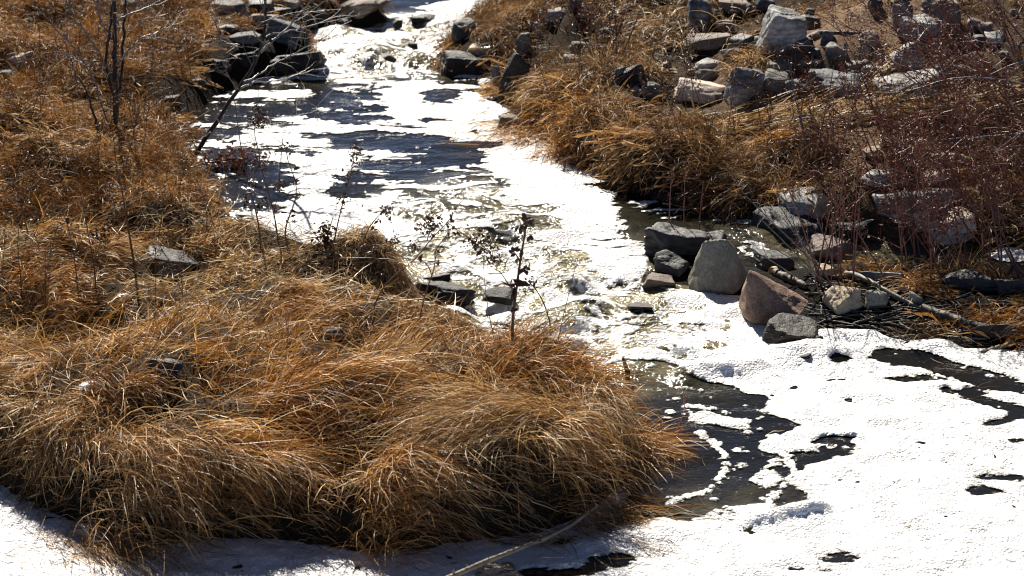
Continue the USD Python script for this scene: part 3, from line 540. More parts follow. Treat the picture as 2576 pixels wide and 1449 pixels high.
 (1255, 742, 80, 36, 'wet', 'brown black rock in the rapids right of the long wet rock'),
 (1258, 1440, 115, 62, 'brown', 'rough grey brown rock under the fallen branch at the bottom', dict(rough=.12)),
 (1990, 905, 100, 26, 'wetbrown', 'dark rock with water spilling over it at the foot of the rapids', dict(low=.15)),
]
rr_ = np.random.default_rng(808)
for _ in range(105):                             # rubble of the slope
    u, v = rr_.uniform(1420, 2560), rr_.uniform(5, 290)
    if v > 130 + (u - 1420) * .16 + 60 or (2060 < u < 2260 and v < 120 and rr_.random() < .5): continue
    s_ = rr_.uniform(14, 34)
    rocks.append((u, v, s_ * rr_.uniform(.9, 1.5), s_, ['dark', 'grey', 'brown', 'brown', 'blue', 'dark'][rr_.integers(6)], None))
for i_, t_ in enumerate(rocks):
    u, v, w, h, k, lab = t_[:6]
    if lab is None:
        tag(put_rock('rubble_stone', u, v, w, h, k, 'small angular stone of the rubble between the boulders of the rock slope', sub=2, group='rubble stones on the rock slope'), cat='stone'); continue
    put_rock('rock' if w < 90 else 'boulder', u, v, w, h, k, lab, **(t_[6] if len(t_) > 6 else {}))
# ------------------------------------------------------------------ dry grass
def straw(name, ramp, orange, trans=0.22, rough=0.5, spec=0.28):
    return usdkit.material(stage, '/World/Looks/' + name, {
        'a': ('attribute', {'attribute': 'rnd'}), 't': ('attribute', {'attribute': 'tone'}), 'g': ('geometry', {}), 'oi': ('object_info', {}),
        'n': ('noise_texture', {'scale': 1.3, 'detail': 3.0}), 'add': ('math', {'math_type': 'multiply_add', 'value2': 0.9}), 'nn': ('math', {'math_type': 'multiply_add', 'value2': 0.5, 'value3': -0.25}),
        'r': ('rgb_ramp', {'ramp': ramp}), 'o': ('rgb_ramp', {'ramp': orange}), 'x': ('mix', {}), 'tm': ('math', {'math_type': 'add', 'use_clamp': True}),
        'p': ('principled_bsdf', {'roughness': rough, 'specular_ior_level': spec}), 'tr': ('translucent_bsdf', {}), 'mx': ('mix_closure', {'fac': trans}),
        'sat': ('hsv', {'saturation': 1.15, 'value': 1.0})},
        [('g.position', 'n.vector'), ('n.fac', 'nn.value1'), ('a.fac', 'r.fac'), ('a.fac', 'o.fac'), ('t.fac', 'tm.value1'), ('nn.value', 'tm.value2'), ('tm.value', 'x.fac'), ('r.color', 'x.color1'), ('o.color', 'x.color2'),
         ('x.color', 'p.base_color'), ('x.color', 'sat.color'), ('sat.color', 'tr.color'), ('p.BSDF', 'mx.closure1'), ('tr.BSDF', 'mx.closure2')], surface='mx.closure')
PALE = [(0.0, (0.05, 0.032, 0.017)), (0.35, (0.17, 0.115, 0.06)), (0.65, (0.42, 0.295, 0.15)), (0.9, (0.72, 0.53, 0.29)), (1.0, (0.82, 0.66, 0.42))]
ORNG = [(0.0, (0.06, 0.023, 0.007)), (0.35, (0.23, 0.092, 0.024)), (0.65, (0.50, 0.225, 0.06)), (0.9, (0.72, 0.41, 0.15)), (1.0, (0.82, 0.57, 0.29))]
DULL = [(0.0, (0.05, 0.032, 0.019)), (0.4, (0.16, 0.105, 0.06)), (0.75, (0.42, 0.275, 0.14)), (1.0, (0.72, 0.53, 0.32))]
RUST = [(0.0, (0.06, 0.024, 0.009)), (0.4, (0.22, 0.095, 0.03)), (0.75, (0.48, 0.24, 0.085)), (1.0, (0.72, 0.46, 0.22))]
def dim(rp, k): return [(a, tuple(x * k for x in c)) for a, c in rp]
PALE, ORNG, DULL, RUST = dim(PALE, 1.0), dim(ORNG, 1.0), dim(DULL, 1.0), dim(RUST, 1.0)
STRAW = straw('dry_straw', PALE, ORNG); HAY = straw('dull_dry_grass', DULL, RUST)

def blades(r, root, az, el, ln, droop, wd, K=6, clamp=True, wave=0.25, curl=0.0):
    n = len(root); s = np.linspace(0, 1, K + 1)[None, :]
    e = el[:, None] - droop[:, None] * s ** 1.25
    a = az[:, None] + (r.normal(size=(n, 1)) * wave * 1.6 + np.reshape(curl, (-1, 1))) * s + r.normal(size=(n, K + 1)) * 0.05
    if clamp: e = np.maximum(e, -1.35)
    st = np.stack([np.cos(e) * np.cos(a), np.cos(e) * np.sin(a), np.sin(e)], -1) * (ln / K)[:, None, None]
    p = root[:, None, :] + np.concatenate([np.zeros((n, 1, 3)), np.cumsum(st[:, :-1], 1)], 1)
    if clamp:
        x, y = p[..., 0], p[..., 1]
        lowest = np.maximum(ground(x, y), level(x, y)) + 0.008 + 0.05 * (r.random((n, 1)) ** 2) * np.minimum(1, 3 * s)
        p[..., 2] = np.maximum(p[..., 2], lowest)
    t = np.gradient(p, axis=1); t /= np.linalg.norm(t, axis=2, keepdims=True) + 1e-9
    side = np.cross(t, [0, 0, 1.0]); side /= np.linalg.norm(side, axis=2, keepdims=True) + 1e-6
    nrm = np.cross(side, t); q = r.random((n, 1, 1)) * np.pi
    w = (side * np.cos(q) + nrm * np.sin(q)) * (wd[:, None] * (1 - 0.85 * s ** 2.2) * np.minimum(1, 0.6 + 2 * s))[..., None] * 0.5
    v = np.stack([p - w, p + w], 2).reshape(-1, 3)
    b = (np.arange(n) * (K + 1) * 2)[:, None] + (np.arange(K) * 2)[None, :]
    f = np.stack([b, b + 1, b + 3, b + 2], -1).reshape(-1, 4)
    return v, f, np.repeat(r.random(n), (K + 1) * 2), K
def grass(name, mat, r, root, az, el, ln, droop, wd, tone, K=6, parent='/World', pale=None, **kw):
    v, f, rnd, K = blades(r, root, az, el, ln, droop, wd, K, **kw)
    if pale is not None: rnd = np.repeat(pale, (K + 1) * 2)
    m = obj(name, (v, f), mat, parent, smooth=True)
    primvar(m, 'rnd', rnd); primvar(m, 'tone', np.repeat(np.broadcast_to(tone, (len(root),)), (K + 1) * 2))
    return m
# how the matted grass lies: place in the photograph, heading (0 = right, -90 = towards the viewer), length, lift, orange
LIE = np.array([(1400, 1005, -30, .45, 25, .9), (1470, 1040, -75, .5, 15, 0), (-100, 1000, -60, .45, 50, .5), (60, 960, -70, .4, 55, .5), (150, 960, -80, .45, 60, .6), (350, 900, -30, .35, 40, .3), (500, 930, -20, .4, 50, .5), (200, 760, -40, .35, 60, .7), (60, 760, 0, .4, 60, .8), (330, 720, -20, .3, 45, .3), (560, 720, -10, .25, 20, .1), (700, 760, -10, .3, 15, .1), (800, 680, -30, .25, 15, .05),
    (930, 670, -10, .3, 25, .05), (900, 740, -80, .35, 20, .1), (1000, 720, -40, .35, 20, .2), (620, 800, -60, .3, 30, .2), (720, 810, -10, .35, 40, .5), (850, 790, -20, .3, 40, .3), (900, 860, -30, .35, 50, .5), (60, 640, -20, .4, 60, .5), (300, 620, -20, .35, 50, .5), (520, 600, -20, .35, 40, .4), (650, 650, -10, .25, 15, .05),
    (520, 960, 60, .5, 65, .6), (650, 930, 70, .5, 65, .5), (800, 930, 30, .45, 60, .6), (950, 920, 30, .45, 60, .6), (1100, 915, 60, .42, 60, .5), (1250, 930, 60, .38, 65, .7), (1380, 950, 0, .45, 40, .9), (1450, 970, -30, .45, 20, .9),
    (100, 1080, -90, .5, 50, .4), (250, 1050, -70, .5, 60, .6), (400, 1030, 0, .5, 60, .8), (550, 1040, 20, .6, 50, .8), (700, 1030, 15, .6, 50, .9), (850, 1010, 10, .55, 45, .8), (1000, 1020, 10, .5, 40, .6), (1120, 990, -110, .6, 45, .1), (1250, 970, -30, .4, 40, .5), (1380, 980, -60, .5, 30, .1), (1480, 995, -75, .5, 20, 0), (1550, 1030, -80, .45, 15, .1),
    (60, 1170, -95, .5, 40, .3), (220, 1150, -75, .5, 50, .5), (350, 1150, -60, .6, 50, .5), (500, 1120, -10, .7, 45, .8), (650, 1110, 0, .7, 40, .9), (800, 1100, -5, .7, 35, .8), (950, 1100, -10, .6, 30, .5), (1100, 1080, -150, .7, 30, .2), (1250, 1060, -150, .8, 40, .4), (1400, 1060, -140, .7, 45, .5), (1520, 1090, -60, .5, 40, .6), (1650, 1090, -70, .4, 60, .7),
    (120, 1230, -95, .5, 20, .3), (300, 1230, -70, .6, 40, .4), (450, 1220, -40, .7, 40, .5), (620, 1200, -20, .8, 30, .6), (780, 1190, -20, .8, 25, .6), (920, 1190, -30, .7, 20, .4), (1080, 1170, -150, .8, 25, .2), (1230, 1160, -150, .7, 20, .1), (1380, 1150, -30, .6, 35, .3), (1500, 1140, -20, .7, 35, .5), (1600, 1150, -60, .6, 30, .6),
    (350, 1320, -50, .6, 20, .4), (480, 1310, -30, .7, 20, .4), (650, 1290, -20, .8, 20, .5), (800, 1280, -20, .8, 10, .4), (950, 1260, -60, .5, 50, .7), (1100, 1250, -20, .6, 20, .6), (1250, 1250, -10, .7, 10, .3), (1400, 1230, -15, .8, 15, .2), (1550, 1220, -50, .6, 20, .4), (950, 1350, -20, .6, 30, .6), (1100, 1340, -5, .6, 10, .7)], float)
lie_p = on_water(LIE[:, 0], LIE[:, 1], 0.25)[:, :2]; lie_h = np.radians(LIE[:, 2])
def lie_at(x, y):
    d2 = (x[:, None] - lie_p[None, :, 0]) ** 2 + ((y[:, None] - lie_p[None, :, 1]) * 1.0) ** 2
    w = 1 / (d2 + 0.01) ** 2; w /= w.sum(1, keepdims=True)
    return np.arctan2((w * np.sin(lie_h)).sum(1), (w * np.cos(lie_h)).sum(1)), w @ LIE[:, 3], np.radians(w @ LIE[:, 4]), w @ LIE[:, 5]
def to_px(x, y, z):
    d = np.stack([x, y, z - CAM_H], -1); dep = d @ FWD
    return (d[..., 0] / dep / TX + 1) * 1287.5, (1 - (d @ UPV) / dep / (TX * 9 / 16)) * 724.5
def free_of_rocks(x, y, k=0.85, front=0.0):
    ok = np.ones(len(x), bool)
    for (cx, cy, a, b, _) in rock_feet: ok &= ((x - cx) / (a * k + front * .35)) ** 2 + ((y - cy + front) / (b * k + front)) ** 2 > 1
    return ok
r = np.random.default_rng(21)
# near bank: about 1900 small bunches of blades
cx, cy = r.uniform(-4.2, 1.9, 16000), r.uniform(9.2, 15.6, 16000)
cu, cv = to_px(cx, cy, ground(cx, cy))
ok = (samp(D, cx, cy) > np.where(cu > 1350, 0.10, 0.03)) & (samp(mL.astype(float), cx, cy) > .5) & (cv > 575) & (cu > -160) & free_of_rocks(cx, cy, .95, .32)
cx, cy = cx[ok], cy[ok]
thin = noise(np.stack([cx * 2.6, cy * 2.6, 0 * cx], -1), 77); cu, cv = to_px(cx, cy, ground(cx, cy))
low = ((cv > 815) & (cv < 925) & (cu < 460)) | ((cv > 735) & (cv < 800) & (cu > 470) & (cu < 760)) | ((cv > 700) & (cv < 830) & (cu > 300) & (cu < 480))      # trampled hollows
front = (cv > 1200) & (cu > 560) & (samp(D, cx, cy) < .17)
ok = (~front | (r.random(len(cx)) < .35)) & (r.random(len(cx)) < np.clip((thin - .36) * 6, 0.03, 1.0) * np.where(low, .3, 1)); cx, cy, low = cx[ok][:1250], cy[ok][:1250], low[ok][:1250]
az, ln, el, tone = lie_at(cx, cy)
nb, LEN, k = 46, 0.60, len(cx)
cu, cv = to_px(cx, cy, ground(cx, cy))
edge = np.clip(.5 + samp(D, cx, cy) * 1.0, 0, 1) * np.where(cv < 875, np.where(cu > 330, .42, .75), 1.0) * np.where(cu > 1250, .78, 1) * np.where(low, .6, 1)
rp = lambda x: np.repeat(x, nb)
az, el, ln, tone = rp(az + r.normal(size=k) * .36), rp(el * .58 * (.1 + .9 * np.clip(samp(D, cx, cy) / .5, 0, 1)) + r.normal(size=k) * .2), rp(ln * edge * LEN * (.6 + .75 * r.random(k))), rp(tone + r.normal(size=k) * .25)
n = k * nb; lk = rp(.028 + .03 * r.random(k))
bx, by = rp(cx) + r.normal(size=n) * lk, rp(cy) + r.normal(size=n) * lk
near = grass('dry_grass', STRAW, r, np.column_stack([bx, by, ground(bx, by) - 0.01]), az + r.normal(size=n) * 0.12, el + r.normal(size=n) * 0.14, ln * (0.5 + 0.6 * r.random(n)), np.abs(1.5 + rp(r.normal(size=k) * .45) + r.normal(size=n) * 0.3) * (0.5 + el),
    0.0026 + 0.0034 * r.random(n) ** 2, np.clip(tone + r.normal(size=n) * 0.15, 0, 1), K=6, curl=rp(r.normal(size=k) * .7), wave=.14, pale=np.clip(.5 + rp(r.normal(size=k) * .24) + r.uniform(-.45, .45, n), 0, 1))
tag(near, 'long matted straw grass covering the near left bank, combed over by floods', 'dry grass', kind='stuff')
ns = 9000                                       # loose strands lying and standing across the locks
bx, by = r.uniform(-4.2, 1.7, ns * 3), r.uniform(9.4, 15.6, ns * 3); ok = (samp(D, bx, by) > 0.12) & (samp(mL.astype(float), bx, by) > .5) & free_of_rocks(bx, by, .95, .3); bx, by = bx[ok][:ns], by[ok][:ns]; ns = len(bx)
a_, l_, e_, t_ = lie_at(bx, by); edge = np.clip(.45 + samp(D, bx, by) * 1.0, 0, 1) * np.where(to_px(bx, by, ground(bx, by))[1] < 875, .55, 1)
lo = grass('loose_straw', STRAW, r, np.column_stack([bx, by, ground(bx, by) + .01 + .06 * r.random(ns)]), a_ + r.normal(size=ns) * 1.1, e_ * .7 + r.normal(size=ns) * .35, edge * l_ * (.35 + .7 * r.random(ns)), np.abs(.9 + r.normal(size=ns) * .7), .0026 + .003 * r.random(ns) ** 2, np.clip(t_ + r.normal(size=ns) * .3, 0, 1), K=5, wave=.4)
tag(lo, 'loose crossing straws lying over the matted grass of the near left bank', 'straw', kind='stuff')
print('near blades', n)
# fine litter of short broken straw between the bunches
n = 9000
bx, by = r.uniform(-4.2, 1.9, n * 2), r.uniform(9.4, 15.6, n * 2); ok = (samp(D, bx, by) > 0.03) & (samp(mL.astype(float), bx, by) > .5); bx, by = bx[ok][:n], by[ok][:n]; n = len(bx)
lit = grass('straw_litter', STRAW, r, np.column_stack([bx, by, ground(bx, by) + 0.012 + 0.05 * r.random(n)]), r.uniform(-3.1, 3.1, n), r.normal(size=n) * .3, 0.08 + 0.2 * r.random(n), r.normal(size=n) * 0.5, 0.003 + 0.003 * r.random(n), 0.3 * r.random(n), K=3)
tag(lit, 'short broken straw lying between the bunches on the near left bank', 'straw', kind='stuff')

n = 170                                         # straws dropped on the foam
pf = W(np.column_stack([np.r_[r.uniform(-100, 1700, 110), r.uniform(1700, 2575, 60)], np.r_[r.uniform(1240, 1440, 110), r.uniform(880, 1440, 60)]])); pf = pf[samp(D, pf[:, 0], pf[:, 1]) < -.02]; n = len(pf)
of = grass('straw_on_foam', STRAW, r, np.column_stack([pf[:, :2], water_z(pf[:, 0], pf[:, 1]) + .02]), r.uniform(-3.1, 3.1, n), r.normal(size=n) * .12, .04 + .16 * r.random(n) ** 2, r.normal(size=n) * .15, .0028 + .002 * r.random(n), .5 * r.random(n), K=3)
tag(of, 'single straws dropped on the white foam in front of the near bank', 'straw', kind='stuff')
def tussock(label, u, v, n, rad, length, lift, heading, spread, tone, mat=STRAW, width=0.0036, droop=1.7, name='grass_tussock', extra=0.0, seed=1, K=6, ry=None):
    r = np.random.default_rng(seed + int(u))
    p = surface(u, v, extra)
    x, y = p[0] + r.normal(size=n) * rad, p[1] + r.normal(size=n) * (ry or rad)
    m = grass(name, mat, r, np.column_stack([x, y, ground(x, y) - 0.01]), np.radians(heading + r.normal(size=n) * spread), np.radians(lift * .85 + r.normal(size=n) * 12), 0.72 * length * (0.5 + 0.65 * r.random(n)), droop * (0.7 + 0.6 * r.random(n)), width * (0.7 + 0.6 * r.random(n)), np.clip(tone + r.normal(size=n) * .15, 0, 1), K=K)
    tag(m, label, 'grass tussock')
tussock('golden tussock on the crest of the near bank, around the burred weed stem', 1290, 935, 1500, .17, .36, 66, 40, 70, .8)
tussock('rounded orange tussock at the far right of the crest, hanging towards the rapids', 1395, 985, 1300, .11, .42, 40, -25, 35, .95)
tussock('pale straw mat combed straight down towards the viewer beside the black stake', 1460, 1010, 1300, .14, .50, 28, -72, 12, 0.0, ry=.12)
tussock('tussock on the outermost right corner of the near bank, drooping into the dark pool', 1600, 1125, 800, .08, .42, 62, -55, 55, .75)
tussock('arched tussock like a combed mane in front of the corner tussock', 1440, 1165, 1300, .17, .5, 40, -40, 26, .45, droop=2.0)
tussock('small fountain shaped tussock low on the shaded front of the near bank', 965, 1275, 700, .07, .52, 62, -45, 40, .7)
tussock('long bright sheaf of straw running from the crest down to the left', 1330, 1075, 1500, .16, .9, 42, -148, 10, .35, ry=.10)
tussock('drooping sheaf at the left front of the near bank, hanging onto the foam', 300, 1240, 1400, .17, .75, 50, -52, 14, .45)
tussock('reddish hummock of grass left of the blue grey half buried rock', 720, 812, 700, .09, .34, 55, -10, 40, .85)
tussock('dark topped mound of flattened grass jutting into the rapids', 925, 690, 1500, .22, .17, 12, -60, 80, .05, mat=HAY, ry=.12)
tussock('curtain of grass hanging from the right face of the dark mound', 1000, 700, 700, .07, .30, 5, -55, 25, .3, mat=HAY, ry=.12)
tussock('upright golden tussock at the right waterline below the upright black slab', 1432, 345, 500, .10, .42, 65, -95, 40, .8, width=.005)
tussock('drooping golden tussock over the waterline right of the black slab', 1375, 290, 900, .22, .5, 45, -120, 30, .6, width=.005)
tussock('yellow tuft between stones under the largest pale boulder', 1900, 170, 420, .09, .36, 60, -120, 40, .35, width=.005)
tussock('shaggy hanging tussock over the dark hollow at the top, left of the tall blue boulder', 1665, 75, 1200, .28, .55, 35, -100, 35, .1, mat=HAY, width=.006)
tussock('flattened mat of pale straw below the bright streaked boulder', 2130, 290, 1500, .55, .65, 14, -5, 12, 0.0, width=.006, droop=.4, ry=.10)
tussock('bundle of pale reeds bent over the bright streaked boulder', 2200, 258, 420, .14, .7, 22, 24, 8, 0.0, width=.006, droop=1.0)

# far banks: bunches of grass standing everywhere, too many to count
def proto(path, kind, seed, mat):
    r = np.random.default_rng(seed)
    n, rad, L, lift, sp, wd, dr = {'lean': (46, .055, .34, 42, 22, .0046, 1.9), 'arch': (52, .05, .30, 62, 80, .0046, 2.0), 'mat': (46, .10, .28, 16, 55, .0046, 1.0), 'stand': (36, .045, .36, 72, 90, .0042, 0.9)}[kind]
    root = np.column_stack([r.normal(size=n) * rad, r.normal(size=n) * rad, np.full(n, -0.01)])
    v, f, rnd, K = blades(r, root, np.radians(r.normal(size=n) * sp), np.radians(lift + r.normal(size=n) * 14), L * (.45 + .75 * r.random(n)), dr * (.6 + .7 * r.random(n)), wd * (.7 + .6 * r.random(n)), K=4, clamp=False)
    low = rng.random(len(v)) * 0.03 + 0.004
    v[:, 2] = np.where((v[:, 2] < low) & (np.tile(np.arange(10) >= 2, n)), low, v[:, 2])
    m = usdkit.mesh(stage, path, (v, f), mat, True); shade = [-.30, .10, .0, -.22, .16, -.1, .06, -.35][(seed * 3 + seed // 8) % 8]      # old grey-brown bunches beside fresh pale ones
    primvar(m, 'rnd', np.clip(rnd + shade, 0, 1)); primvar(m, 'tone', np.full(len(v), np.clip(0.45 + r.normal() * .3, 0, 1)))
    return path
def scatter(name, label, mat, x, y, heading, scale, kinds, weights, seed):
    r = np.random.default_rng(seed)
    pi = UsdGeom.PointInstancer.Define(stage, '/World/' + name)
    paths = [proto(f'/World/{name}/grass_bunch_{i:03d}', kd, seed * 50 + i, mat) for i, kd in enumerate(kinds)]
    pi.CreatePrototypesRel().SetTargets([Sdf.Path(p) for p in paths])
    n = len(x)
    pi.CreateProtoIndicesAttr(Vt.IntArray.FromNumpy(r.choice(len(kinds), n, p=np.array(weights) / np.sum(weights)).astype(np.int32)))
    pi.CreatePositionsAttr(Vt.Vec3fArray.FromNumpy(np.column_stack([x, y, ground(x, y)]).astype(np.float32)))
    # stand on the slope: tilt the bunch to the ground's normal
    e = 0.12; gxn, gyn = (ground(x + e, y) - ground(x - e, y)) / (2 * e), (ground(x, y + e) - ground(x, y - e)) / (2 * e)
    q = []
    for h, a, b in zip(heading, gxn, gyn):
        nrm = Gf.Vec3d(-0.8 * a, -0.8 * b, 1).GetNormalized()
        rot = Gf.Rotation(Gf.Vec3d(0, 0, 1), math.degrees(h)) * Gf.Rotation(Gf.Vec3d(0, 0, 1), nrm)
        qq = rot.GetQuat(); q.append(Gf.Quath(qq.GetReal(), *[float(c) for c in qq.GetImaginary()]))
    pi.CreateOrientationsAttr(Vt.QuathArray(q))
    pi.CreateScalesAttr(Vt.Vec3fArray.FromNumpy(np.repeat(scale[:, None], 3, 1).astype(np.float32)))
    tag(pi, label, 'dry grass', kind='stuff')
    print(name, n)
KINDS = ['lean', 'lean', 'arch', 'arch', 'mat', 'mat', 'stand', 'lean'] * 2
def spread(n, x0, x1, y0, y1, r, test):
    x, y = r.uniform(x0, x1, n), r.uniform(y0, y1, n)
    u, v = to_px(x, y, ground(x, y))
    ok = (samp(D, x, y) > 0.04) & (u > -200) & (u < 2780) & (v > -160) & free_of_rocks(x, y, 0.85, 0.22)
    x, y, u, v = x[ok], y[ok], u[ok], v[ok]
    ok = test(x, y, u, v)
    return x[ok], y[ok]
r = np.random.default_rng(31)
hollow = lambda u, v: ((u > 480) & (u < 690) & (v > 90) & (v < 260)) 
x, y = spread(34000, -7, 0.5, 14.3, 32, r, lambda x, y, u, v: (samp(mL.astype(float), x, y) > .5) & (v < 640) & ~(hollow(u, v) & (r.random(len(x)) < .8)) & (r.random(len(x)) < np.where(noise(np.stack([x * 1.6, y * 1.6, 0 * x], -1), 5) < .3, .25, .8)))
x, y = x[:7000], y[:7000]
hd = np.radians(-35) + (fbm(np.stack([x * .9, y * .9, 0 * x], -1), 2, 9) - .5) * 6.0 + r.normal(size=len(x)) * .9
scatter('left_bank_grass', 'rusty brown dry grass all over the left bank behind the near mat', HAY, x, y, hd, 0.4 + .55 * r.random(len(x)), KINDS, [2, 2, 3, 3, 4, 4, 3, 2] * 2, 3)
bare = lambda x, y: samp(sandm, x, y)
rt = lambda x, y: samp(mR.astype(float), x, y) > .5
x, y = spread(40000, -1, 8, 14, 32, r, lambda x, y, u, v: rt(x, y) & (r.random(len(x)) < np.where(samp(D, x, y) < 1.4, .95, .38) * (1 - .93 * np.clip(bare(x, y) * 1.3, 0, 1))))
x, y = x[:6000], y[:6000]
hd = np.radians(-110) + (fbm(np.stack([x * .8, y * .8, 0 * x], -1), 2, 19) - .5) * 4.0 + r.normal(size=len(x)) * .4
scatter('right_bank_grass', 'dry tan grass on the right bank between the rocks', HAY, x, y, hd, np.where(samp(D, x, y) < 1.2, .8, .42) * (0.6 + .6 * r.random(len(x))), KINDS, [3, 3, 2, 2, 4, 4, 1, 2] * 2, 4)
x, y = spread(9000, 1.5, 5, 12, 16, r, lambda x, y, u, v: (samp(mS.astype(float), x, y) > .5) & (u > 2130))
x, y = x[:55], y[:55]
scatter('spit_grass', 'thin washed up straw among the driftwood of the spit', HAY, x, y, r.uniform(-3, 3, len(x)), .5 + .5 * r.random(len(x)), KINDS, [1, 1, 1, 0, 5, 5, .5, 1] * 2, 5)
# ------------------------------------------------------------------ woody and weedy plants
def wood(name, c1, c2, rough=0.6, spec=0.35, scale=30):
    return M(name, {'g': ('geometry', {}), 'n': ('noise_texture', {'scale': scale, 'detail': 4.0}), 'n2': ('noise_texture', {'scale': scale * 5, 'detail': 3.0}), 'r': ('rgb_ramp', {'ramp': [(0.3, c1), (0.7, c2)]}),
                    'b': ('bump', {'strength': 0.5, 'distance': 0.006}), 'p': ('principled_bsdf', {'roughness': rough, 'specular_ior_level': spec})},
             [('g.position', 'n.vector'), ('g.position', 'n2.vector'), ('n.fac', 'r.fac'), ('r.color', 'p.base_color'), ('n2.fac', 'b.height'), ('b.normal', 'p.normal')])
def leafy(name, c1, c2, trans=0.35):
    return M(name, {'g': ('geometry', {}), 'r': ('rgb_ramp', {'ramp': [(0.0, c1), (1.0, c2)]}), 'p': ('principled_bsdf', {'roughness': 0.5, 'specular_ior_level': 0.35}), 'tr': ('translucent_bsdf', {}), 'mx': ('mix_closure', {'fac': trans})},
             [('g.random_per_island', 'r.fac'), ('r.color', 'p.base_color'), ('r.color', 'tr.color'), ('p.BSDF', 'mx.closure1'), ('tr.BSDF', 'mx.closure2')], surface='mx.closure')
BARK = wood('dark_tree_bark', (0.018, 0.013, 0.011), (0.045, 0.034, 0.028), spec=.15)
TWIG = wood('grey_twig_bark', (0.06, 0.05, 0.044), (0.17, 0.145, 0.13), rough=0.45, spec=.5)
RED = wood('red_stem_bark', (0.07, 0.024, 0.013), (0.22, 0.085, 0.05), rough=0.45, spec=.5)
STEM = wood('brown_weed_stem', (0.06, 0.034, 0.018), (0.15, 0.09, 0.05))
DRIFT = wood('grey_driftwood', (0.06, 0.052, 0.044), (0.17, 0.15, 0.13), scale=18)
DARKLOG = wood('dark_bark_log', (0.02, 0.016, 0.012), (0.07, 0.052, 0.038), scale=25)
BRANCH = wood('weathered_branch', (0.07, 0.054, 0.036), (0.20, 0.16, 0.11), scale=22)
REED = wood('pale_reed', (0.40, 0.30, 0.16), (0.62, 0.50, 0.32))
OREED = wood('orange_reed', (0.30, 0.10, 0.04), (0.48, 0.20, 0.08))
CUTWOOD = wood('yellow_cut_wood', (0.34, 0.22, 0.07), (0.48, 0.33, 0.13))
LEAF = leafy('dried_orange_leaf', (0.10, 0.032, 0.012), (0.34, 0.12, 0.035))
RLEAF = leafy('red_dried_leaf', (0.09, 0.022, 0.012), (0.38, 0.12, 0.065), trans=.25)
SEED = leafy('rusty_seed_head', (0.05, 0.022, 0.011), (0.24, 0.115, 0.045), trans=.2)
BUR = wood('dark_brown_bur', (0.03, 0.013, 0.008), (0.085, 0.04, 0.022), scale=60)

def leaves(r, at, size, elong=2.4, hang=0.4):
    n = len(at); a, e = r.uniform(-np.pi, np.pi, n), r.normal(size=n) * .7 - hang
    d = np.stack([np.cos(e) * np.cos(a), np.cos(e) * np.sin(a), np.sin(e)], -1)
    s = np.cross(d, r.normal(size=(n, 3))); s /= np.linalg.norm(s, axis=1, keepdims=True); nn = np.cross(d, s)
    L = (size * (0.5 + r.random(n)))[:, None]; w = L / elong
    p = at
    v = np.stack([p, p + d * L * .4 + s * w * .5 + nn * w * .2, p + d * L + nn * L * r.normal(size=(n, 1)) * .25, p + d * L * .4 - s * w * .5 + nn * w * .2], 1).reshape(-1, 3)
    b = np.arange(n)[:, None] * 4
    return v, np.vstack([b + [0, 1, 2], b + [0, 2, 3]])
def heads(r, at, size, per=10):                 # a crumbly seed head: many tiny husks
    c = np.repeat(at, per, 0) + r.normal(size=(len(at) * per, 3)) * size
    return leaves(r, c, np.full(len(c), size * 1.1), elong=1.5, hang=0)
def grow(r, base, az, el, ln, bend, n=9, wob=.12):
    s = np.linspace(0, 1, n); e = el - bend * s ** 1.4 + np.cumsum(r.normal(size=n)) * wob * .35; a = az + np.cumsum(r.normal(size=n)) * wob
    st = np.stack([np.cos(e) * np.cos(a), np.cos(e) * np.sin(a), np.sin(e)], -1) * ln / (n - 1)
    return base + np.vstack([np.zeros(3), np.cumsum(st[:-1], 0)])
def side_twigs(r, p, n, ln, az_sp=1.3, rad=.0018, start=.25, up=.25, sub=0):
    out, tips = [], []
    for _ in range(n):
        i = r.uniform(start, .97) * (len(p) - 1); k = int(i); b = p[k] + (p[min(k + 1, len(p) - 1)] - p[k]) * (i - k)
        t = p[min(k + 1, len(p) - 1)] - p[max(k - 1, 0)]; a0 = math.atan2(t[1], t[0]); e0 = math.atan2(t[2], math.hypot(t[0], t[1]))
        q = grow(r, b, a0 + r.normal() * az_sp, e0 + r.normal() * .5 + up * r.normal(), ln * r.uniform(.4, 1.1), r.normal() * .5, 5, .22)
        out.append(tube(q, np.linspace(rad, rad * .35, 5), 3, False)); tips.append(q[1:])
        for _ in range(sub):
            j = r.integers(1, 4); q2 = grow(r, q[j], a0 + r.normal() * 1.4, e0 + r.normal() * .7, ln * .4 * r.uniform(.5, 1.1), r.normal() * .4, 4, .2)
            out.append(tube(q2, np.linspace(rad * .6, rad * .3, 4), 3, False)); tips.append(q2[1:])
    return out, (np.vstack(tips) if tips else np.zeros((0, 3)))
def px_line(pts, y0, dy=0.0, n=14):              # a line drawn in the photograph, standing at distance y0 (leaning dy towards its end)
    a = np.array(pts, float); k = np.linspace(0, 1, len(a))
    return spl(at_y(a[:, 0], a[:, 1], y0 + dy * k), n)
def child(t, name, parts, mat, kind=None, label=None, smooth=True):
    m = obj(name, cat(parts) if isinstance(parts, list) else parts, mat, t, smooth=smooth)
    tag(m, label=label, kind=kind); return m
def local(parts, o): return [(v - o, f) for v, f in parts]

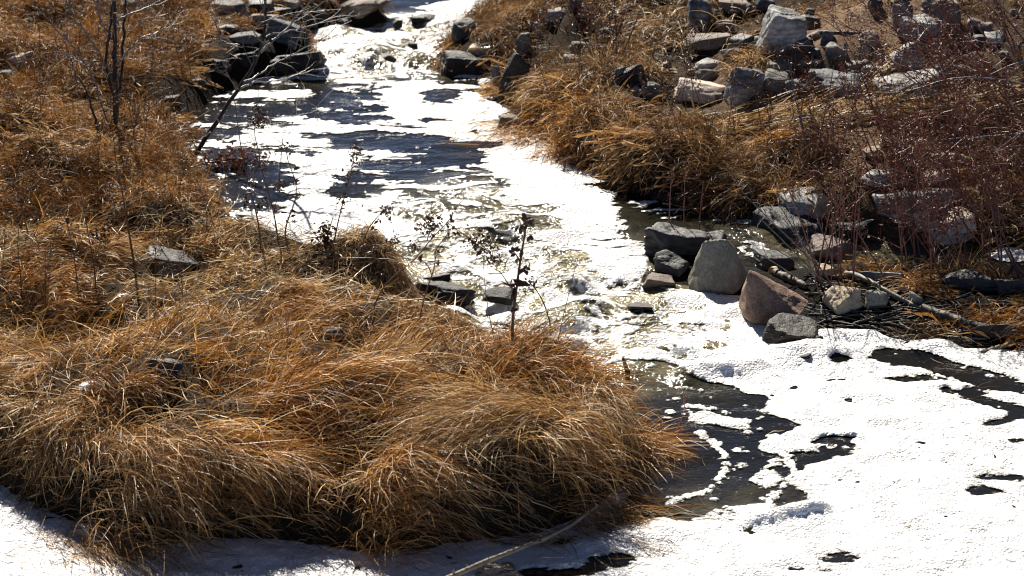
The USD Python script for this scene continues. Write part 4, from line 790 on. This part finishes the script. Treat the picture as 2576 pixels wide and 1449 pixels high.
def tree(name, label, foot, limbs, seed, ntw, twig_len, leafn, leaf_at=None):
    r = np.random.default_rng(seed); o = surface(*foot)
    t = thing(name, label, 'tree', o)
    tw, tips = [], []
    for i, (pts, r0, r1, dy) in enumerate(limbs):
        k = px_per_m(o); p = px_line(pts, o[1], dy, 18)
        p += r.normal(size=p.shape) * .004
        child(t, 'trunk' if i == 0 else 'branch', local([tube(p, np.linspace(r0 / k, r1 / k, len(p)) * .78, 7)], o), BARK if r0 > 4.5 else TWIG)
        q, tp = side_twigs(r, p, ntw if i else ntw // 2, twig_len, az_sp=1.0, rad=.0021, start=.35 if i else .5, sub=2)
        tw += q; tips.append(tp)
    child(t, 'twigs', local(tw, o), TWIG, kind='stuff')
    tips = np.vstack(tips); at = tips[r.choice(len(tips), leafn)] + r.normal(size=(leafn, 3)) * .01
    child(t, 'dried_leaves', leaves(r, at - o, np.full(leafn, .035)), LEAF, kind='stuff', smooth=False)
    return t
tree('young_tree', 'dark many stemmed young bare tree standing in the left bank grass', (285, 352), [
    ([(285, 355), (288, 270), (290, 180), (289, 90), (287, -60)], 11, 5, .2), ([(290, 250), (276, 205), (268, 160), (275, 70), (284, -60)], 6, 3, -.2), ([(298, 235), (306, 190), (310, 110), (313, 20), (315, -60)], 5.5, 3, .4),
    ([(262, 160), (235, 110), (190, 50), (160, -20)], 4.5, 2.5, -.3), ([(293, 165), (330, 120), (360, 95), (400, 78), (424, 58)], 3.6, 1.5, .3), ([(255, 340), (240, 310), (225, 250), (195, 195)], 5.5, 2, -.5), ([(278, 330), (262, 280), (225, 180), (150, 80), (90, 20)], 3.5, 1.5, -.5),
    ([(289, 60), (340, 30), (380, 15), (420, -20)], 3, 1.5, .2), ([(250, 155), (200, 148), (170, 140), (140, 132)], 3, 1.2, -.3), ([(278, 100), (255, 60), (248, 30), (240, -30)], 3, 1.5, -.2)], 61, 9, .45, 40)
tree('leaning_sapling', 'slim bare sapling leaning out over the foamy water from the left bank', (483, 412), [
    ([(480, 415), (500, 375), (545, 305), (600, 225), (645, 150), (662, 100), (667, 40), (665, -60)], 8.5, 4, .3), ([(605, 222), (640, 208), (690, 203), (740, 190), (860, 165)], 3.5, 1, .5), ([(655, 130), (700, 90), (745, 45), (790, -10)], 4, 1.5, .3), ([(612, 205), (660, 180), (680, 165), (760, 125), (850, 60)], 3, 1, .4),
    ([(668, 92), (720, 80), (800, 60), (860, 20)], 2.6, 1, .5), ([(662, 110), (640, 70), (655, 60), (650, 0)], 2.2, 1, -.2), ([(560, 290), (640, 297), (720, 293), (810, 280)], 2.5, 1, .3), ([(600, 225), (575, 195), (568, 175), (580, 165)], 2, 1, -.2), ([(598, 110), (560, 100), (545, 65), (540, 40)], 2, .8, .1), ([(545, 305), (600, 320), (660, 322), (720, 312)], 2.4, 1, .2), ([(530, 330), (480, 360), (440, 375), (420, 395)], 2.4, 1, -.2)], 62, 10, .4, 60)
tree('broken_stub', 'short dark broken branch stub standing in the grass beside the leaning sapling', (425, 360), [([(425, 362), (426, 340), (418, 310), (414, 290)], 3.5, 2, 0), ([(427, 350), (436, 325), (440, 300), (441, 285)], 3, 1.5, .1)], 63, 3, .2, 8)

def shrub(label, foot, n, az, azs, el, els, ln, bend, seed, ntw=9, twl=.34, leafn=1500, mat=RED, r0=.006, arcs=(), o=None, spread_=.10, sub=2, lsize=.019):
    r = np.random.default_rng(seed); o = surface(*foot) if o is None else np.array(o, float)
    t = thing('shrub', label, 'shrub', o); tw, tips = [], []
    lines = [grow(r, o + [r.normal() * spread_, r.normal() * spread_, -.03], math.radians(az + r.normal() * azs), math.radians(min(el + r.normal() * els, 88)), ln * r.uniform(.55, 1.1), bend * r.uniform(.3, 1.3), 11, .07) for _ in range(max(3, int(n * .75)))]
    for p in lines:
        child(t, 'stem', local([tube(p, np.linspace(r0 * r.uniform(.7, 1.2), .0022, len(p)), 5)], o), mat)
        q, tp = side_twigs(r, p, ntw, twl, az_sp=.9, rad=.0023, start=.22, sub=sub); tw += q; tips.append(tp)
    for pts, y0, dy, rr in arcs:
        p = px_line(pts, y0, dy, 16); child(t, 'branch', local([tube(p, np.linspace(rr, rr * .4, len(p)), 5)], o), TWIG, label='pale arching branch')
        q, tp = side_twigs(r, p, ntw, twl, az_sp=.8, rad=.002, start=.1, sub=1); tw += q; tips.append(tp)
    child(t, 'twigs', local(tw, o), mat, kind='stuff')
    tips = np.vstack(tips); leafn = int(leafn * .85); at = tips[r.choice(len(tips), leafn)] + r.normal(size=(leafn, 3)) * .012
    child(t, 'dried_leaves', leaves(r, at - o, np.full(leafn, lsize)), RLEAF, kind='stuff', smooth=False)
    return t
shrub('upright cluster of thin red stems rising from the spit left of the driftwood pole', (2107, 706), 13, 90, 60, 80, 6, 1.05, .15, 71, ntw=5, twl=.25, leafn=500)
shrub('fan of bare stems leaning left over the red brown boulder', (2080, 712), 11, 165, 16, 48, 10, .75, .1, 72, ntw=5, twl=.2, leafn=150, mat=TWIG)
shrub('dense red shrub on the spit in front of the biggest pale boulder', (2400, 688), 24, 120, 45, 66, 14, 1.15, .5, 73, leafn=3800, spread_=.2)
shrub('dense red shrub at the right edge of the spit', (2545, 672), 18, 130, 45, 68, 12, 1.15, .5, 74, leafn=2600, spread_=.15)
o5 = surface(2500, 500)
shrub('wide red shrub on the slope above the side channel', (2500, 500), 30, 150, 40, 58, 16, 1.35, .6, 75, leafn=4200, spread_=.3,
      arcs=[([(2640, 320), (2540, 338), (2450, 345), (2360, 352), (2270, 362)], o5[1] - .2, .3, .006), ([(2640, 300), (2560, 340), (2500, 385), (2440, 450), (2420, 510), (2425, 560)], o5[1] - .5, .1, .006), ([(2600, 345), (2560, 335), (2552, 370), (2570, 408)], o5[1] - .6, .1, .005), ([(2500, 372), (2440, 350), (2405, 380), (2395, 425)], o5[1] - .3, .1, .005), ([(2420, 360), (2340, 430), (2280, 455), (2200, 470)], o5[1] - .3, .1, .004)])
o6 = surface(2600, 300)
shrub('red shrub leaning in from the right edge across the rock slope', (2600, 300), 30, 172, 24, 32, 16, 1.7, .45, 76, leafn=4000, spread_=.3,
      arcs=[([(2640, 235), (2540, 205), (2450, 195), (2380, 200), (2300, 225), (2220, 235), (2160, 225), (2133, 200), (2140, 190)], o6[1] - .4, -.2, .007), ([(2640, 190), (2540, 165), (2440, 200), (2370, 170), (2345, 160)], o6[1] - .3, .1, .007), ([(2600, 130), (2530, 110), (2450, 100), (2420, 80)], o6[1] - .1, .1, .006), ([(2450, 330), (2340, 240), (2250, 170), (2190, 130)], o6[1] - .5, .2, .006), ([(2575, 160), (2550, 130), (2520, 70)], o6[1] - .1, 0, .006)])
shrub('red shrub in the upper right corner of the slope', (2560, 110), 22, 150, 50, 62, 14, 1.2, .5, 77, leafn=2400, spread_=.3)
shrub('low tangle of red twigs between the pale rocks and the side channel', (2300, 470), 16, 160, 60, 50, 18, .8, .5, 78, leafn=1500, spread_=.35)
shrub('brown stemmed weed bush on the upper middle of the right bank', (1515, 175), 15, 110, 60, 68, 10, 1.0, .15, 79, ntw=6, twl=.3, leafn=500, mat=STEM, sub=1, lsize=.03)
shrub('thin grey stems standing in the grass left of the red shrubs', (2060, 430), 8, 90, 70, 78, 7, 1.0, .1, 80, ntw=5, twl=.25, leafn=160, mat=TWIG)
shrub('small red stemmed sprig in front of the wide dark boulder', (1735, 610), 4, 100, 60, 75, 8, .5, .1, 81, ntw=3, twl=.15, leafn=60)

# burred weed in the middle of the picture
WY = surface(1292, 880)[1]
t = thing('burred_weed', 'tall dark weed stalk with brown burs standing on the crest of the near bank', 'weed', surface(1292, 880)); o = np.array(surface(1292, 880))
def wl(pts, r0, r1, name='stem', par=t, oo=o, y=WY, mat=STEM, dy=0.0):
    p = px_line(pts, y, dy, 16); k = px_per_m(oo); child(par, name, local([tube(p, np.linspace(r0 / k, r1 / k, 16), 6)], oo), mat); return p
wl([(1292, 885), (1290, 800), (1297, 740), (1308, 660), (1316, 612), (1321, 580), (1319, 545)], 4, 2.4)
wl([(1307, 668), (1304, 650), (1297, 640), (1290, 632)], 2, 1.4, 'branch'); wl([(1306, 690), (1318, 682), (1330, 672), (1332, 662)], 2, 1.2, 'branch'); wl([(1292, 728), (1275, 710), (1262, 690), (1243, 676)], 2, 1, 'branch')
rr_ = np.random.default_rng(5)
def bur(u, v, par, oo, y, size=7.0, name='bur'):
    s = trimesh.creation.icosphere(2); k = px_per_m(oo); vv = np.array(s.vertices)
    vv = vv * (1 + 0.22 * (rr_.random(len(vv)) > .72))[:, None] * [.62, .62, 1.0]
    vv[:, :2] *= (1 - .25 * np.abs(vv[:, 2:])) 
    vv = vv @ trimesh.transformations.euler_matrix(rr_.normal() * .4, rr_.normal() * .7, 0)[:3, :3].T * size / k * rr_.uniform(.85, 1.15)
    child(par, name, [(vv + at_y(u, v, y) - oo, np.array(s.faces))], BUR)
for u, v in [(1318, 541), (1327, 549), (1316, 550), (1323, 560), (1335, 556), (1337, 564), (1313, 571), (1308, 577), (1309, 583), (1322, 572), (1330, 600), (1336, 598), (1290, 628), (1297, 626), (1303, 629), (1284, 633), (1291, 641), (1310, 640), (1312, 634), (1306, 683), (1313, 680), (1319, 681), (1321, 672), (1329, 676), (1325, 686), (1294, 750), (1291, 774), (1297, 778), (1288, 781)]: bur(u, v, t, o, WY)
child(t, 'dried_leaf', leaves(rr_, np.repeat(at_y(1296, 700, WY)[None] - o, 5, 0) + rr_.normal(size=(5, 3)) * .02, np.full(5, .09), 2.2, 1.1), BUR, smooth=False)

def weed(label, foot, stems, leafpx=(), headpx=(), name='dry_weed', r0=2.2, hs=.016, seed=1, burs=(), hmat=None, mat=STEM, lsz=.03):
    r = np.random.default_rng(seed); o = surface(*foot); t = thing(name, label, 'weed', o)
    for i, pts in enumerate(stems): wl(pts, r0 if i == 0 else r0 * .6, r0 * .4, 'stem' if i == 0 else 'branch', t, o, o[1], mat)
    if len(leafpx):
        at = np.vstack([at_y(u, v, o[1]) - o for u, v in leafpx]); at = np.repeat(at, 3, 0) + r.normal(size=(len(at) * 3, 3)) * .010
        child(t, 'dried_leaves', leaves(r, at, np.full(len(at), lsz), 2.2, 1.0), SEED, kind='stuff', smooth=False)
    for u, v in headpx: child(t, 'seed_head', heads(r, at_y(u, v, o[1])[None] - o + r.normal(size=(3, 3)) * hs * .8, hs, 12), hmat or SEED, kind='stuff', smooth=False)
    for u, v in burs: bur(u, v, t, o, o[1], 5.5)
    return t
weed('weed with round seed balls and a drooping feathery plume, arching right over the rapids', (945, 850), [[(945, 850), (942, 768), (985, 700), (1045, 650), (1090, 595), (1125, 560), (1150, 520), (1170, 495)], [(1125, 560), (1160, 585), (1190, 608), (1225, 640)], [(1075, 605), (1085, 580), (1100, 570)]],
     leafpx=[(1140, 530), (1135, 545), (1138, 580), (1062, 640)], headpx=[(1080, 552), (1077, 558), (1098, 563), (1092, 571), (1068, 578), (1075, 576), (1047, 620), (1183, 610), (1195, 607), (1205, 618), (1212, 625), (1200, 640), (1222, 600), (1232, 612), (1236, 640), (1246, 655), (1228, 650)], seed=11)
weed('bare curving weed stem with few burs between the near bank and the rapids', (1048, 855), [[(1048, 855), (1062, 770), (1078, 715), (1094, 655), (1094, 635), (1118, 600), (1124, 560)], [(1094, 655), (1103, 640), (1112, 648)], [(1085, 690), (1060, 655), (1040, 650)]], burs=[(1134, 543), (1137, 555), (1127, 570), (1140, 572), (1102, 632), (1058, 654)], leafpx=[(1104, 655), (1140, 585)], seed=12)
weed('black bent dead stalk arching down right of the burred weed', (1385, 845), [[(1385, 845), (1380, 800), (1368, 765), (1345, 725), (1328, 708)]], headpx=[(1329, 712), (1328, 724)], r0=2.5, seed=13, mat=BARK)
weed('tall weed with tan seed clusters beside the leaning sapling', (655, 640), [[(655, 640), (645, 540), (620, 440), (600, 330), (590, 250)], [(625, 450), (650, 380), (640, 330), (648, 300)]], leafpx=[(600, 375), (612, 400), (640, 470)], headpx=[(648, 268), (655, 290), (632, 298), (655, 310), (652, 282), (640, 420), (632, 470), (620, 505)], seed=14)
weed('weed with dark red curled leaves in front of the foamy pool', (735, 640), [[(735, 640), (722, 560), (740, 510), (745, 470), (730, 420), (722, 360)], [(740, 505), (755, 490), (750, 480)]], leafpx=[(722, 370), (724, 390), (735, 420), (742, 450), (746, 495), (730, 530), (725, 550)], seed=15, hmat=BUR)
weed('pair of thin straight weed stems with hanging brown leaves left of the foam edge', (700, 625), [[(700, 625), (690, 545), (665, 450), (640, 380)], [(688, 540), (700, 470), (705, 420), (712, 340)]], leafpx=[(660, 470), (690, 520), (672, 500)], headpx=[(655, 405), (708, 370), (705, 465), (652, 520)], seed=16)
weed('slender weed with a tiny brown top over the middle foam', (835, 640), [[(835, 640), (850, 560), (870, 480), (885, 420), (893, 370)]], headpx=[(893, 372), (898, 385), (886, 400), (880, 440), (862, 500)], leafpx=[(877, 455), (855, 530)], seed=17, r0=1.8)
weed('weed with rust brown crumpled heads beside the dark mound', (820, 640), [[(820, 645), (822, 600), (830, 570), (838, 545)], [(822, 600), (810, 590), (800, 590)]], headpx=[(822, 585), (826, 598), (818, 605), (832, 575), (806, 610), (815, 625), (800, 628)], hs=.022, seed=18)
weed('weed with hanging curled leaves leaning right over the dark mound', (905, 655), [[(905, 655), (920, 590), (945, 550), (970, 530), (1000, 520)], [(935, 565), (955, 540), (960, 535)]], leafpx=[(940, 570), (950, 555), (930, 590), (925, 610), (960, 545)], headpx=[(968, 534), (985, 528)], seed=19, r0=1.8)
weed('low arching weed stem with a row of curled leaves right of the dark mound', (905, 665), [[(905, 665), (930, 630), (965, 612), (1000, 598), (1030, 592)]], leafpx=[(940, 626), (950, 620), (960, 615), (972, 612), (985, 604)], headpx=[(1000, 598)], seed=20, r0=1.6)
weed('orange brown crumpled weed at the right of the dark mound', (950, 720), [[(950, 725), (955, 690), (960, 665)], [(955, 690), (940, 680), (932, 690)]], headpx=[(945, 672), (938, 690), (950, 700), (942, 740)], hs=.02, seed=21)
weed('thick bare brown stalk rising from grass left of the granite rock', (345, 720), [[(345, 720), (335, 650), (325, 590), (315, 530), (305, 470), (290, 420)]], r0=3.4, seed=22)
weed('weed with dark russet round heads left of the granite rock', (238, 740), [[(238, 740), (235, 660), (222, 590), (210, 520), (195, 470)], [(235, 660), (255, 600), (262, 570)]], headpx=[(262, 573), (270, 605), (240, 590), (262, 650), (245, 680)], hs=.018, seed=23)
weed('tall thin dark weed at the far left over the orange grass', (55, 760), [[(55, 760), (50, 680), (45, 610), (52, 540), (60, 480)]], headpx=[(57, 500), (50, 560), (95, 550)], seed=24, r0=1.6)
weed('thin straight weed stem between the russet heads and the granite rock', (198, 770), [[(198, 770), (192, 690), (180, 610), (160, 540), (120, 480)]], headpx=[(165, 560), (185, 640)], seed=25, r0=1.6)
weed('bare thin grass stem standing left of the burred weed', (1245, 860), [[(1245, 860), (1225, 760), (1218, 700), (1215, 640)]], seed=26, r0=1.3)
weed('long thin bent grass stem leaning right over the lower rapids', (1400, 880), [[(1400, 880), (1425, 760), (1445, 680), (1460, 615)]], seed=27, r0=1.1)
weed('thin dead twig leaning right at the crest end', (1390, 830), [[(1390, 835), (1430, 800), (1465, 770), (1498, 750)]], seed=28, r0=1.4)
weed('orange grass stems bending over the dark pool at the outer corner of the near bank', (1690, 1100), [[(1690, 1105), (1712, 1080), (1735, 1060), (1742, 1095)], [(1690, 1105), (1715, 1050), (1722, 1010), (1710, 965)]], seed=29, r0=2, mat=OREED)
weed('rusty weed with seed heads in front of the streaked flat boulder', (2015, 300), [[(2015, 300), (2020, 250), (2030, 205), (2028, 160)], [(2018, 260), (2010, 235), (2006, 228)]], headpx=[(2029, 165), (2030, 185), (2008, 230), (2012, 222), (2022, 215)], hs=.024, seed=30)
weed('pale forked dead stem in the grass of the right bank', (1770, 300), [[(1770, 300), (1745, 270), (1735, 240), (1722, 225)]], seed=31, r0=2.4, mat=REED)

# thin dry weeds repeated over both banks: five grown shapes, many standing copies
def weed_class(i):
    r = np.random.default_rng(200 + i); path = f'/World/Looks/weed_shape_{i:03d}'
    stage.CreateClassPrim(path)
    p = grow(r, np.zeros(3), r.uniform(-3, 3), 1.35 + .1 * r.normal(), .55 + .06 * i, .15, 9, .08)
    usdkit.mesh(stage, path + '/stem', tube(p, np.linspace(.0034, .0016, 9), 5), STEM, True)
    q, tips = side_twigs(r, p, 7, .2, az_sp=1.2, rad=.0016, start=.4, up=.4)
    usdkit.mesh(stage, path + '/branches', cat(q), STEM, True)
    tag(usdkit.mesh(stage, path + '/seed_heads', heads(r, tips[r.choice(len(tips), 16)], .011, 9), SEED, False), kind='stuff')
    stage.GetPrimAtPath(path + '/branches').SetCustomDataByKey('kind', 'stuff')
    return path
classes = [weed_class(i) for i in range(5)]
def weeds_over(n, box, label, group, seed, test=lambda p: True, sc=1.0, name='seed_weed'):
    r = np.random.default_rng(seed); k = 0
    while k < n:
        u, v = r.uniform(box[0], box[2]), r.uniform(box[1], box[3]); p = surface(u, v)
        if samp(D, p[0], p[1]) < .06 or not free_of_rocks(np.array([p[0]]), np.array([p[1]]))[0] or not test(p): continue
        x = thing(name, label, 'weed', p - [0, 0, .02], group); x.AddRotateZOp().Set(float(r.uniform(0, 360))); s = float(sc * r.uniform(.7, 1.15)); x.AddScaleOp().Set(Gf.Vec3f(s, s, s))
        x.GetPrim().GetReferences().AddInternalReference(classes[r.integers(5)]); x.GetPrim().SetInstanceable(True); k += 1
weeds_over(40, (-40, 130, 560, 620), 'thin brown weed with seed heads in the left bank grass around the young tree', 'thin seed weeds on the left bank', 301)
weeds_over(10, (-20, 620, 520, 860), 'thin brown weed with seed heads in the near left grass around the granite rock', 'thin seed weeds on the near left bank', 302, sc=.8)
weeds_over(22, (1230, 30, 1680, 420), 'thin rusty weed with seed heads on the grassy side of the right bank', 'thin seed weeds on the grassy right bank', 303)
weeds_over(20, (1700, 240, 2350, 480), 'thin rusty weed with seed heads in the tan grass below the rock slope', 'thin seed weeds below the rock slope', 304)

# ------------------------------------------------------------------ driftwood, sticks, reeds, litter
def stick(label, pts, r0, r1, mat, name='stick', lift=0.0, knots=0, seed=1, parts=None, category='stick', raise_=0.0):
    r = np.random.default_rng(seed + int(pts[0][0])); k = px_per_m(surface(*pts[0]))
    w = np.array([surface(u, v, r0 / k * .4) + [0, 0, r0 / k * .5] for u, v in pts])
    ys = np.linspace(w[0, 1], w[-1, 1], len(w)) if lift else w[:, 1]
    q = np.array([at_y(u, v, y) for (u, v), y in zip(pts, ys)])
    q[:, 2] = np.maximum(q[:, 2], np.maximum(ground(q[:, 0], q[:, 1]), level(q[:, 0], q[:, 1])) + r0 / k * .25 + raise_)
    n = 26; p = spl(q, n); p += np.cumsum(r.normal(size=p.shape), 0) * .0012
    rad = np.linspace(r0, r1, n) / k * (1 + .10 * r.normal(size=n))
    v, f = tube(p, rad, 9)
    if not knots: m = obj(name, (v, f), mat, smooth=50); tag(m, label, category); return m
    t = thing(name, label, category, p[0]); child(t, 'shaft', [(v - p[0], f)], mat)
    for _ in range(knots):
        i = r.integers(3, n - 2); b = p[i]; d = r.normal(size=3); d[2] = abs(d[2]); d /= np.linalg.norm(d)
        child(t, 'twig_stub', [(tube(np.array([b, b + d * rad[i] * 1.3, b + d * rad[i] * 2.4]), [rad[i] * .6, rad[i] * .45, rad[i] * .2], 6)[0] - p[0], tube(np.array([b, b + d, b + 2 * d]), 1, 6)[1])], mat)
    return t
stick('smooth grey driftwood pole slanting down to the right on the spit', [(2127, 688), (2180, 702), (2240, 735), (2322, 776)], 7, 5, DRIFT, 'driftwood_pole', lift=1, knots=2)
stick('rough dark bark log at the lower end of the driftwood pole', [(2318, 778), (2390, 800), (2480, 828), (2560, 838)], 15, 11, DARKLOG, 'bark_log')
lg = stick('thin log with a yellow cut end behind the red brown boulder', [(1948, 685), (1985, 700), (2030, 722)], 12, 10, DARKLOG, 'cut_log', lift=1)
e_ = surface(1948, 687); kk = px_per_m(e_); c0 = at_y(1946, 683, surface(1948, 685)[1] - .02)
tt = tag(obj('log_slice', (tube(np.array([c0 + [.012, .01, 0], c0, c0 - [.012, .012, 0]]), 13 / kk, 14)), CUTWOOD, smooth=40), 'round yellow slice of cut wood above the red brown boulder', 'log')
stick('cream coloured split stick over the tan rock', [(2118, 731), (2150, 727), (2192, 722)], 5, 4, REED)
stick('curved peeled stick lying in black water behind the foam edge', [(2262, 812), (2295, 833), (2350, 838), (2400, 835), (2445, 822)], 5, 3, BRANCH, knots=2)
stick('long straight grey stick along the waterline of the spit', [(2190, 868), (2250, 852), (2340, 846), (2400, 850), (2480, 852)], 5, 4, DRIFT)
stick('orange reed stem, upper and thicker of two at the right edge', [(2430, 795), (2500, 800), (2590, 806)], 3.5, 3, OREED, 'reed', category='reed')
stick('thinner orange reed under the upper one at the right edge', [(2440, 802), (2510, 808), (2590, 812)], 2.6, 2, OREED, 'reed', category='reed')
stick('curled bare branch rising out of the right edge over the spit', [(2600, 770), (2560, 790), (2530, 820), (2500, 828), (2470, 822)], 7, 3, DRIFT, knots=2)
stick('brown stick half in foam near the right edge', [(2468, 890), (2500, 880), (2545, 868)], 8, 6, BRANCH)
stick('pale branch at the right edge above the rough wet rock', [(2520, 838), (2560, 822), (2600, 812)], 6, 5, BRANCH)
stick('thin bare twig crossing the face of the tan rock', [(2035, 703), (2070, 722), (2105, 735), (2150, 728)], 3, 2, TWIG)
stick('grey twig leaning from the debris to the upper right', [(2350, 740), (2390, 715), (2420, 700)], 4, 2.5, DRIFT)
stick('weathered broken branch lying across the foam at the bottom of the picture', [(1010, 1560), (1110, 1490), (1200, 1438), (1300, 1384), (1390, 1346), (1455, 1322), (1500, 1318)], 8, 5.5, BRANCH, 'fallen_branch', knots=4, lift=1, raise_=.10)
stick('dark forked twig reaching over the dark pool from the near bank', [(1540, 1312), (1600, 1300), (1660, 1296), (1745, 1286)], 7, 3.5, DARKLOG, knots=2)
stick('short dark stick floating in foam beneath the forked twig', [(1610, 1316), (1650, 1326), (1700, 1332), (1735, 1330)], 8, 4, DARKLOG)
bs = surface(1582, 962); tag(obj('stake', tube(np.array([bs - [0, 0, .1], at_y(1578, 935, bs[1]), at_y(1566, 898, bs[1])]), [.017, .016, .008], 8), DARKLOG, smooth=50), 'black pointed stick standing upright at the edge of the rapids', 'stick')
stick('long straight pale reed lying on the edge grass of the right bank', [(1640, 480), (1760, 435), (1860, 402), (1950, 372)], 2.6, 2, REED, 'reed', lift=1, category='reed')
stick('second pale reed just under the long straight one on the right bank', [(1690, 470), (1790, 430), (1930, 385)], 2, 1.6, REED, 'reed', lift=1, category='reed')
stick('dark crooked root on bare soil right of the largest pale boulder', [(2028, 98), (2050, 84), (2095, 80), (2150, 82), (2195, 88)], 6, 3, DARKLOG, 'root', category='root')
stick('cream reed bent at a right angle below the granite rock, its upright arm', [(492, 702), (512, 735), (530, 766)], 3.4, 2.6, REED, 'reed', category='reed')
stick('cream reed lying flat from the foot of the bent reed to the left', [(530, 767), (470, 767), (420, 758), (385, 748)], 3, 2, REED, 'reed', category='reed')
stick('pale bent reed standing at the pool edge above the granite rock', [(612, 575), (626, 620), (635, 665)], 3.2, 2.4, REED, 'reed', lift=1, category='reed')
stick('long thin grass stalk lying across the near bank to the right', [(760, 745), (860, 740), (960, 748), (1010, 752)], 2.4, 1.6, REED, 'reed', category='reed')
r = np.random.default_rng(400)
for i in range(150):
    u, v = r.uniform(2060, 2580), r.uniform(690, 872); a = r.normal() * .5; L = r.uniform(25, 75)
    p = surface(u, v)
    if samp(mS.astype(float), p[0], p[1]) < .5: continue
    pts = [(u - L * math.cos(a), v - L * math.sin(a) * .5), (u, v + r.normal() * 5), (u + L * math.cos(a), v + L * math.sin(a) * .5)]
    m = stick('thin broken twig lying in the dark debris of the driftwood spit', pts, r.uniform(1.6, 4), 1.4, [DARKLOG, BRANCH, DARKLOG, DARKLOG][i % 4], 'twig', category='twig')
    tag(m, group='twigs washed up on the driftwood spit')
# russet leafy branch hanging over the pool edge under the sapling
o = surface(520, 425); t = thing('leafy_branch', 'broken branch with russet dead leaves lying over the pool edge under the sapling', 'branch', o)
p = px_line([(470, 412), (520, 410), (570, 402), (625, 398)], o[1], .1, 10); child(t, 'stem', local([tube(p, .005, 6)], o), BARK)
at = p[r.integers(2, 10, 420)] + r.normal(size=(420, 3)) * [.07, .07, .035]; child(t, 'dead_leaves', leaves(r, at - o, np.full(420, .035), 2.0, .3), LEAF, kind='stuff', smooth=False)

PLASTIC = M('white_plastic_film', {'p': ('principled_bsdf', {'base_color': (0.75, 0.76, 0.78), 'roughness': 0.3})}, [])
CLEAR = M('clear_bottle_plastic', {'f': ('fresnel', {'IOR': 1.45}), 't': ('transparent_bsdf', {'color': (0.85, 0.88, 0.9)}), 'g': ('glossy_bsdf', {'roughness': 0.08}), 'm': ('mix_closure', {})}, [('f.fac', 'm.fac'), ('t.BSDF', 'm.closure1'), ('g.BSDF', 'm.closure2')], surface='m.closure')
BLUE = M('blue_cap_plastic', {'p': ('principled_bsdf', {'base_color': (0.01, 0.10, 0.55), 'roughness': 0.35})}, [])
def crumple(name, label, u, v, w, d, h, seed, mat=PLASTIC):
    s = trimesh.creation.icosphere(4); n = np.array(s.vertices); k = px_per_m(surface(u, v)); o = np.random.default_rng(seed).random(3) * 20
    vv = n * (0.6 + 0.9 * np.abs(fbm(n * 2.2 + o, 3, seed) - .5) + .35 * fbm(n * 1.1 + o, 2, seed))[:, None]
    m = obj(name, (vv * np.array([w, d, h]) / 2 / k, s.faces), mat, smooth=25); UsdGeom.Xformable(m).AddTranslateOp().Set(Gf.Vec3d(*map(float, surface(u, v) + [0, 0, h / k * .35]))); tag(m, label, 'litter')
crumple('plastic_bag', 'crumpled white plastic bag caught in the straw at the left', 228, 985, 62, 45, 34, 3)
crumple('paper_scrap', 'small white crumpled scrap in the grass below the granite rock', 315, 756, 40, 30, 22, 9)
bo = surface(1240, 142) + [0, 0, .05]
t = thing('bottle', 'clear plastic bottle with a blue cap lying behind the large black boulder', 'bottle', bo)
prof = np.array([(0, -.10), (.03, -.10), (.034, -.09), (.031, -.03), (.034, 0), (.034, .05), (.014, .09), (.013, .105), (0, .105)])
bm = trimesh.creation.revolve(prof, sections=20); bm.apply_transform(trimesh.transformations.rotation_matrix(1.4, [0.2, 1, 0])); child(t, 'body', [(np.array(bm.vertices), np.array(bm.faces))], CLEAR)
cm = trimesh.creation.cylinder(.019, .024, sections=18); cm.apply_translation([0, 0, .11]); cm.apply_transform(trimesh.transformations.rotation_matrix(1.4, [0.2, 1, 0])); child(t, 'cap', [(np.array(cm.vertices), np.array(cm.faces))], BLUE, smooth=30)
